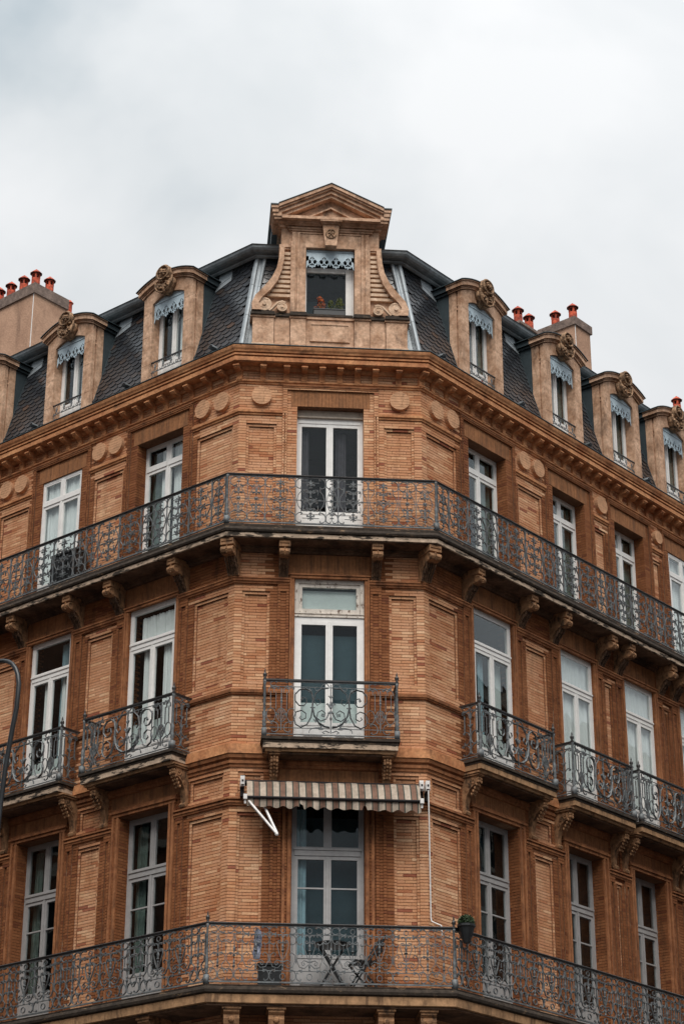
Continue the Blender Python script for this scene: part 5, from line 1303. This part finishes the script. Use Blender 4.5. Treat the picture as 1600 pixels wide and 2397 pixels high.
chimney(6.0, 6.62, 2.0, 2.5, 21.8, 23.96, .06, [(6.11, 2.11), (6.51, 2.11)], 'R')
chimney(5.35, 5.75, 2.0, 2.4, 21.8, 23.42, .06, [(5.55, 2.12)], 'R')
chimney(12.35, 13.0, 2.0, 2.9, 21.8, 24.38, .2, [(12.5, 2.13)], 'R')
mb = MB().use('redclay'); mb.lathe([(.06, 0), (.06, .5), (.09, .52), (.02, .6), (0, .6)], 9); part('vent_pipe', mb, BLD, loc=FR['L'].w(-8.2, 3.1, 24.75))
# ------------------------------------------------------------------ awning over the first-floor window
AW = thing('striped_awning', 'worn brown and cream striped awning half rolled above the corner window', 'awning', loc=(0.03, -.16, 11.55))
mb = MB(); xl, xr = -1.36, 1.42; n = 62
seq = [('cream', 3), ('greenstripe', .6), ('brown', 2.6), ('greenstripe', .6)]
cols = []; x = -1.36 - .1; i = 2
wu = (xr - xl) / 13.2 / 6.8
while x < xr:
    k, w_ = seq[i % 4]; cols.append((k, max(xl, x), min(xr, x + w_ * wu))); x += w_ * wu; i += 1
rg = random.Random(2)
ys, zs = [(-.02), (-.12), (-.30)], [.27, .20, -.085]
for k, a, b in cols:
    if b - a < .005: continue
    mb.use(k); m = max(1, int((b - a) / .04))
    for q in range(m):
        p, r = a + (b - a) * q / m, a + (b - a) * (q + 1) / m
        sag = lambda x: .012 * math.sin(x * 7) + .008 * math.sin(x * 19 + 1)
        for (y0, z0), (y1, z1) in zip(zip(ys, zs), zip(ys[1:], zs[1:])):
            mb.quad((p, y1, z1 + sag(p) * .4), (r, y1, z1 + sag(r) * .4), (r, y0, z0 + sag(r) * .5), (p, y0, z0 + sag(p) * .5))
            mb.quad((r, y1 + .006, z1 - .004 + sag(r) * .4), (p, y1 + .006, z1 - .004 + sag(p) * .4), (p, y0 + .006, z0 - .004 + sag(p) * .5), (r, y0 + .006, z0 - .004 + sag(r) * .5))
part('canopy_cloth', mb, AW)
mb = MB()
for k, a, b in cols:
    if b - a < .005: continue
    mb.use(k); m = max(2, int((b - a) / .02))
    for q in range(m):
        p, r = a + (b - a) * q / m, a + (b - a) * (q + 1) / m
        low = lambda x: -.25 + .016 * math.cos((x - .1) * 2 * math.pi / .23) - .01 * x + (.07 if abs(x + .49) < .03 or abs(x - .52) < .035 else 0) + .012 * math.sin(x * 31)
        y = lambda x: -.315 + .018 * math.sin(x * 27)
        mb.quad((p, y(p), low(p)), (r, y(r), low(r)), (r, -.31, -.095), (p, -.31, -.095)); mb.quad((r, y(r) + .005, low(r)), (p, y(p) + .005, low(p)), (p, -.305, -.095), (r, -.305, -.095))
part('valance', mb, AW)
mb = MB().use('soot'); mb.tube([(xl - .03, -.322, -.09), (xr + .02, -.322, -.09)], .024, 7, caps=True); part('front_bar', mb, AW)
mb = MB().use('soot'); mb.tube([(xl - .03, .02, .25), (xr + .03, .02, .25)], .05, 8, caps=True); part('roller', mb, AW)
for sx in (xl - .07, xr + .04, xr + .14):
    mb = MB().use('whitemetal'); mb.box(sx - .035, sx + .035, -.07, .155, .17, .34); mb.box(sx - .028, sx + .028, -.11, -.071, .19, .30)
    mb.use('soot').box(sx - .03, sx + .03, .0, .15, .02, .168)
    mb.lathe([(.016, -.01), (.016, .01)], 6, (sx, -.115, .25))
    part('bracket', mb, AW)
for sx in (xl - .03, xr + .01):
    mb = MB().use('whitemetal'); mb.box(sx - .03, sx + .03, -.36, -.29, -.13, -.05); mb.box(sx - .015, sx + .015, -.33, -.30, -.20, -.131); part('end_clamp', mb, AW)
mb = MB().use('whitemetal'); mb.tube([(xl + .03, -.33, -.16), (-.90, -.56, -.74)], .021, 6, caps=True); mb.tube([(-1.13, -.10, -.05), (-.885, -.555, -.745)], .021, 6, caps=True); mb.blob((-.892, -.56, -.755), .03, .026, .03)
part('folding_arm', mb, AW)
mb = MB().use('whitemetal'); xx = xr + .145
mb.tube([(xx, -.09, .17), (xx + .005, -.09, -.3), (xx + .01, -.09, -1.92), (xx + .02, -.10, -1.97), (xx + .16, -.2, -2.06), (xx + .17, -.21, -2.22)], .011, 6)
part('crank_rod', mb, AW)

# ------------------------------------------------------------------ things on the first-floor balcony
TB = thing('bistro_table', 'dark folding bistro table with crossed legs on the lowest balcony', 'table', loc=(.04, -.36, 8.43))
mb = MB().use('blackplastic'); mb.lathe([(.27, .70), (.285, .71), (.285, .73), (.27, .735), (0, .735)], 20); part('tabletop', mb, TB)
for s_ in (-1, 1):
    mb = MB().use('blackplastic'); mb.bar((-s_ * .22, -.02 * s_, .0), (s_ * .20, -.02 * s_, .70), .028, .028); mb.bar((-s_ * .22, -.02 * s_ + .16 * s_, .0), (s_ * .20, -.02 * s_ + .16 * s_, .70), .028, .028); part('leg', mb, TB)
def chair(label, loc, rz):
    t = thing('folding_chair', label, 'chair', loc=loc, rz=rz)
    mb = MB().use('blackplastic')
    for i in range(5): mb.box(-.19, .19, -.18 + i * .075, -.18 + i * .075 + .055, .44, .46)
    part('seat', mb, t)
    mb = MB().use('blackplastic')
    for i in range(3): mb.box(-.18, .18, .26 + i * .015, .275 + i * .015, .60 + i * .085, .66 + i * .085)
    part('backrest', mb, t)
    for s_ in (-1, 1):
        mb = MB().use('blackplastic'); mb.bar((s_ * .2, -.22, 0), (s_ * .2, .31, .86), .026, .026); part('leg', mb, t)
        mb = MB().use('blackplastic'); mb.bar((s_ * .17, .22, 0), (s_ * .17, -.18, .44), .026, .026); part('leg', mb, t)
    return t
chair('dark folding chair right of the bistro table on the lowest balcony', (.52, -.36, 8.43), math.radians(-80))
SB = thing('storage_bin', 'dark low storage bin behind the lowest balcony railing', 'bin', loc=(-.92, -.30, 8.43))
mb = MB().use('blackplastic'); mb.box(-.18, .18, -.14, .14, 0, .36); part('bin_body', mb, SB)
mb = MB().use('blackplastic'); mb.box(-.195, .195, -.155, .155, .362, .40); mb.box(-.06, .06, -.165, -.156, .37, .39); part('lid', mb, SB)
mb = MB().use('cloth'); zz = [0, -.04, -.12, -.25, -.38, -.46]; ww = [.03, .05, .06, .055, .06, .045]
for i in range(5):
    for q in range(8):
        a0, a1 = math.pi * 2 * q / 8, math.pi * 2 * (q + 1) / 8
        P = lambda a, k: (ww[k] * math.cos(a) * (1 + .25 * math.sin(3 * a + k)), .028 * math.sin(a), zz[k])
        mb.quad(P(a0, i + 1), P(a1, i + 1), P(a1, i), P(a0, i))
thing('hanging_cloth', 'blue and white cloth hanging on the lowest balcony railing left of the window', 'cloth', loc=(-1.13, -.66, 9.30), me=mb.mesh('hanging_cloth', True))
def leafball(mb, c, r, n, s, rng, squash=1.0):
    for i in range(n):
        v = Vector((rng.gauss(0, 1), rng.gauss(0, 1), rng.gauss(0, 1))).normalized() * r * (rng.uniform(.55, 1.06) ** .5)
        p = Vector(c) + Vector((v.x, v.y, v.z * squash)); a = Vector((rng.gauss(0, 1), rng.gauss(0, 1), rng.gauss(0, 1))).normalized(); b = a.orthogonal().normalized()
        k = len(mb.v); mb.v += [tuple(p + a * s), tuple(p + b * s * .5), tuple(p - a * s), tuple(p - b * s * .5)]; mb.face(k, k + 1, k + 2, k + 3)
fr = FR['R']; loc = fr.w(-.16, -.86, 9.14)
PP = thing('hanging_planter', 'black cone planter with a clipped box ball hooked on the balcony corner', 'plant pot', loc=loc)
mb = MB().use('blackplastic'); mb.lathe([(.055, 0), (.10, .14), (.128, .24), (.145, .25), (.145, .285), (.12, .285), (.11, .25)], 14); part('pot', mb, PP)
mb = MB().use('leaf'); leafball(mb, (0, 0, .33), .125, 1100, .022, random.Random(1), .85); mb.lathe([(.0, .22), (.09, .25), (.10, .33), (.06, .41), (0, .42)], 8); part('foliage', mb, PP)
# box of flowers in the corner dormer
FB = thing('window_box', 'dark window box on the sill of the corner dormer', 'planter', loc=(-.03, .06, 20.60))
mb = MB().use('blackplastic'); mb.box(-.28, .28, -.07, .07, 0, .12); mb.box(-.29, .29, -.08, .08, .121, .14); part('trough', mb, FB)
rg = random.Random(8)
def plant(label, x, key, hgt, rad, n):
    t = thing('potted_plant', label, 'plant', loc=(-.03 + x, .06, 20.735), group='plants in the corner dormer box')
    mb = MB().use(key)
    k = max(1, int(n / 60))
    for q in range(k): leafball(mb, (rg.uniform(-rad, rad) * .6, rg.uniform(-.03, .03), hgt * (.2 + .75 * q / k)), rad * (1.05 - .55 * q / k), n // k, .017, rg)
    part('foliage', mb, t)
    mb = MB().use('leaf')
    for q in range(5): mb.tube([(rg.uniform(-.02, .02), 0, 0), (rg.uniform(-rad, rad) * .6, rg.uniform(-.02, .02), hgt * .9)], .005, 4)
    part('stem', mb, t)
plant('orange flowering plant, leftmost in the corner dormer box', -.165, 'flower', .30, .075, 260)
plant('low yellow-green plant in the middle of the corner dormer box', .01, 'leaf_yellow', .22, .07, 200)
plant('tall yellow-green plant, rightmost in the corner dormer box', .19, 'leaf_yellow', .30, .075, 260)
# pot behind the guard of the first right dormer
fr = FR['R']; t = thing('flower_pot', 'dark round pot with pink blooms behind the first right dormer guard', 'plant pot', loc=fr.w(1.99, .11, 19.925))
mb = MB().use('blackplastic'); mb.lathe([(.06, 0), (.105, .09), (.115, .16), (.09, .20), (.07, .20)], 12); part('pot', mb, t)
mb = MB().use('pinkflower'); leafball(mb, (.01, 0, .23), .06, 60, .022, random.Random(5)); part('bloom', mb, t)
# storage chest on the top balcony in front of the second left window
fr = FR['L']; t = thing('balcony_chest', 'dark slatted chest on the top balcony by the second left window', 'chest', loc=fr.w(-3.95, -.22, 16.24), rz=fr.th)
mb = MB().use('blackplastic'); mb.box(-.33, .33, -.13, .13, .02, .62); part('chest_body', mb, t)
mb = MB().use('blackplastic'); mb.box(-.35, .35, -.15, .15, .622, .66); part('lid', mb, t)
for i in range(6): mb = MB().use('blackplastic'); mb.box(-.335 + i * .112, -.335 + i * .112 + .09, -.142, -.131, .04, .60); part('slat', mb, t)

# ------------------------------------------------------------------ swan-neck street lamp at the left
fr = FR['L']
L0 = [(-2.66, 11.34), (-2.598, 12.035), (-2.5, 12.636), (-2.43, 12.998), (-2.416, 13.401), (-2.455, 13.56), (-2.516, 13.68), (-2.61, 13.79), (-2.715, 13.857), (-2.83, 13.90), (-2.94, 13.925)]
pts = [(-2.86, 0.13), (-2.86, 6.0), (-2.80, 9.0)] + L0 + [(-3.3, 13.90), (-3.6, 13.75)]
base = fr.w(-2.86, -2.5, 0.13)
LP = thing('street_lamp', 'charcoal swan-neck street lamp rising at the left edge of the picture', 'street lamp', loc=base)
Pw = [Vector(fr.w(x, -2.5, z)) - Vector(base) for x, z in pts]
mb = MB().use('lampgrey'); mb.tube(Pw[:4], .075, 10, .042); mb.tube(Pw[3:], .042, 10, .034); part('pole', mb, LP, smooth=True)
mb = MB().use('lampgrey'); mb.lathe([(.16, 0), (.16, .04), (.10, .08), (.09, .8), (.08, .85)], 12); part('base', mb, LP)
mb = MB().use('lampgrey'); q = Pw[-1]; mb.lathe([(.03, .1), (.08, .06), (.26, -.10), (.27, -.13), (.24, -.13)], 14, tuple(q)); part('lamp_shade', mb, LP)
mb = MB().use('curtain'); mb.blob((q.x, q.y, q.z - .12), .14, .14, .06, 10, 6); part('bulb', mb, LP)

# ------------------------------------------------------------------ houses across the two streets (seen in the window panes, and closing the streets to the light)
def across(label, fr, x0, x1, dist, hgt, rng):
    """house front facing the building, dist metres in front of the facade"""
    t = thing('facing_house', label, 'house', loc=fr.w((x0 + x1) / 2, -dist, 0), rz=fr.th + math.pi)
    w = x1 - x0
    mb = MB().use('oppwall'); mb.box(-w / 2, w / 2, 0, 9, 0, hgt); mb.use('opptrim').box(-w / 2, w / 2, -.25, 0, hgt - .5, hgt); 
    for zz in (4.5, 8.2, 11.9, 15.4): mb.box(-w / 2, w / 2, -.12, 0, zz, zz + .2)
    part('wall', mb, t)
    mb = MB().use('opproof'); k = len(mb.v); mb.prism_x([(-.3, hgt), (9.3, hgt), (4.5, hgt + 2.2)], -w / 2, w / 2); part('roof', mb, t)
    wm = MB().use('room'); wm.box(-.5, .5, -.02, .02, 0, 2.2); wm = wm.mesh('window')
    fm = MB().use('opptrim'); frame_rect(fm, -.62, .62, -.1, 2.32, .13, -.07, .0); fm.box(-.03, .03, -.04, 0, 0, 2.2); fm.box(-.5, .5, -.04, 0, 1.5, 1.57); fm = fm.mesh('window_frame')
    n = int(w / 2.6)
    for i in range(n):
        for zz in (5.1, 8.8, 12.5, 15.9):
            if zz + 2.4 > hgt - .5: continue
            o = link('window', wm, t, loc=(-w / 2 + (i + .5) * w / n, 0, zz)); link('window_frame', fm, o)
across('pink brick house across the street on the left side', FR['L'], -26, -1.0, 10.6, 22.6, None)
across('pink brick house across the street on the right side', FR['R'], 2.5, 26, 10.6, 20.6, None)
across('pink brick row behind the crossing, facing the corner', FR['F'], -34, 30, 66.0, 20.0, None)  # unseen row added to cut the low sky and darken undersides
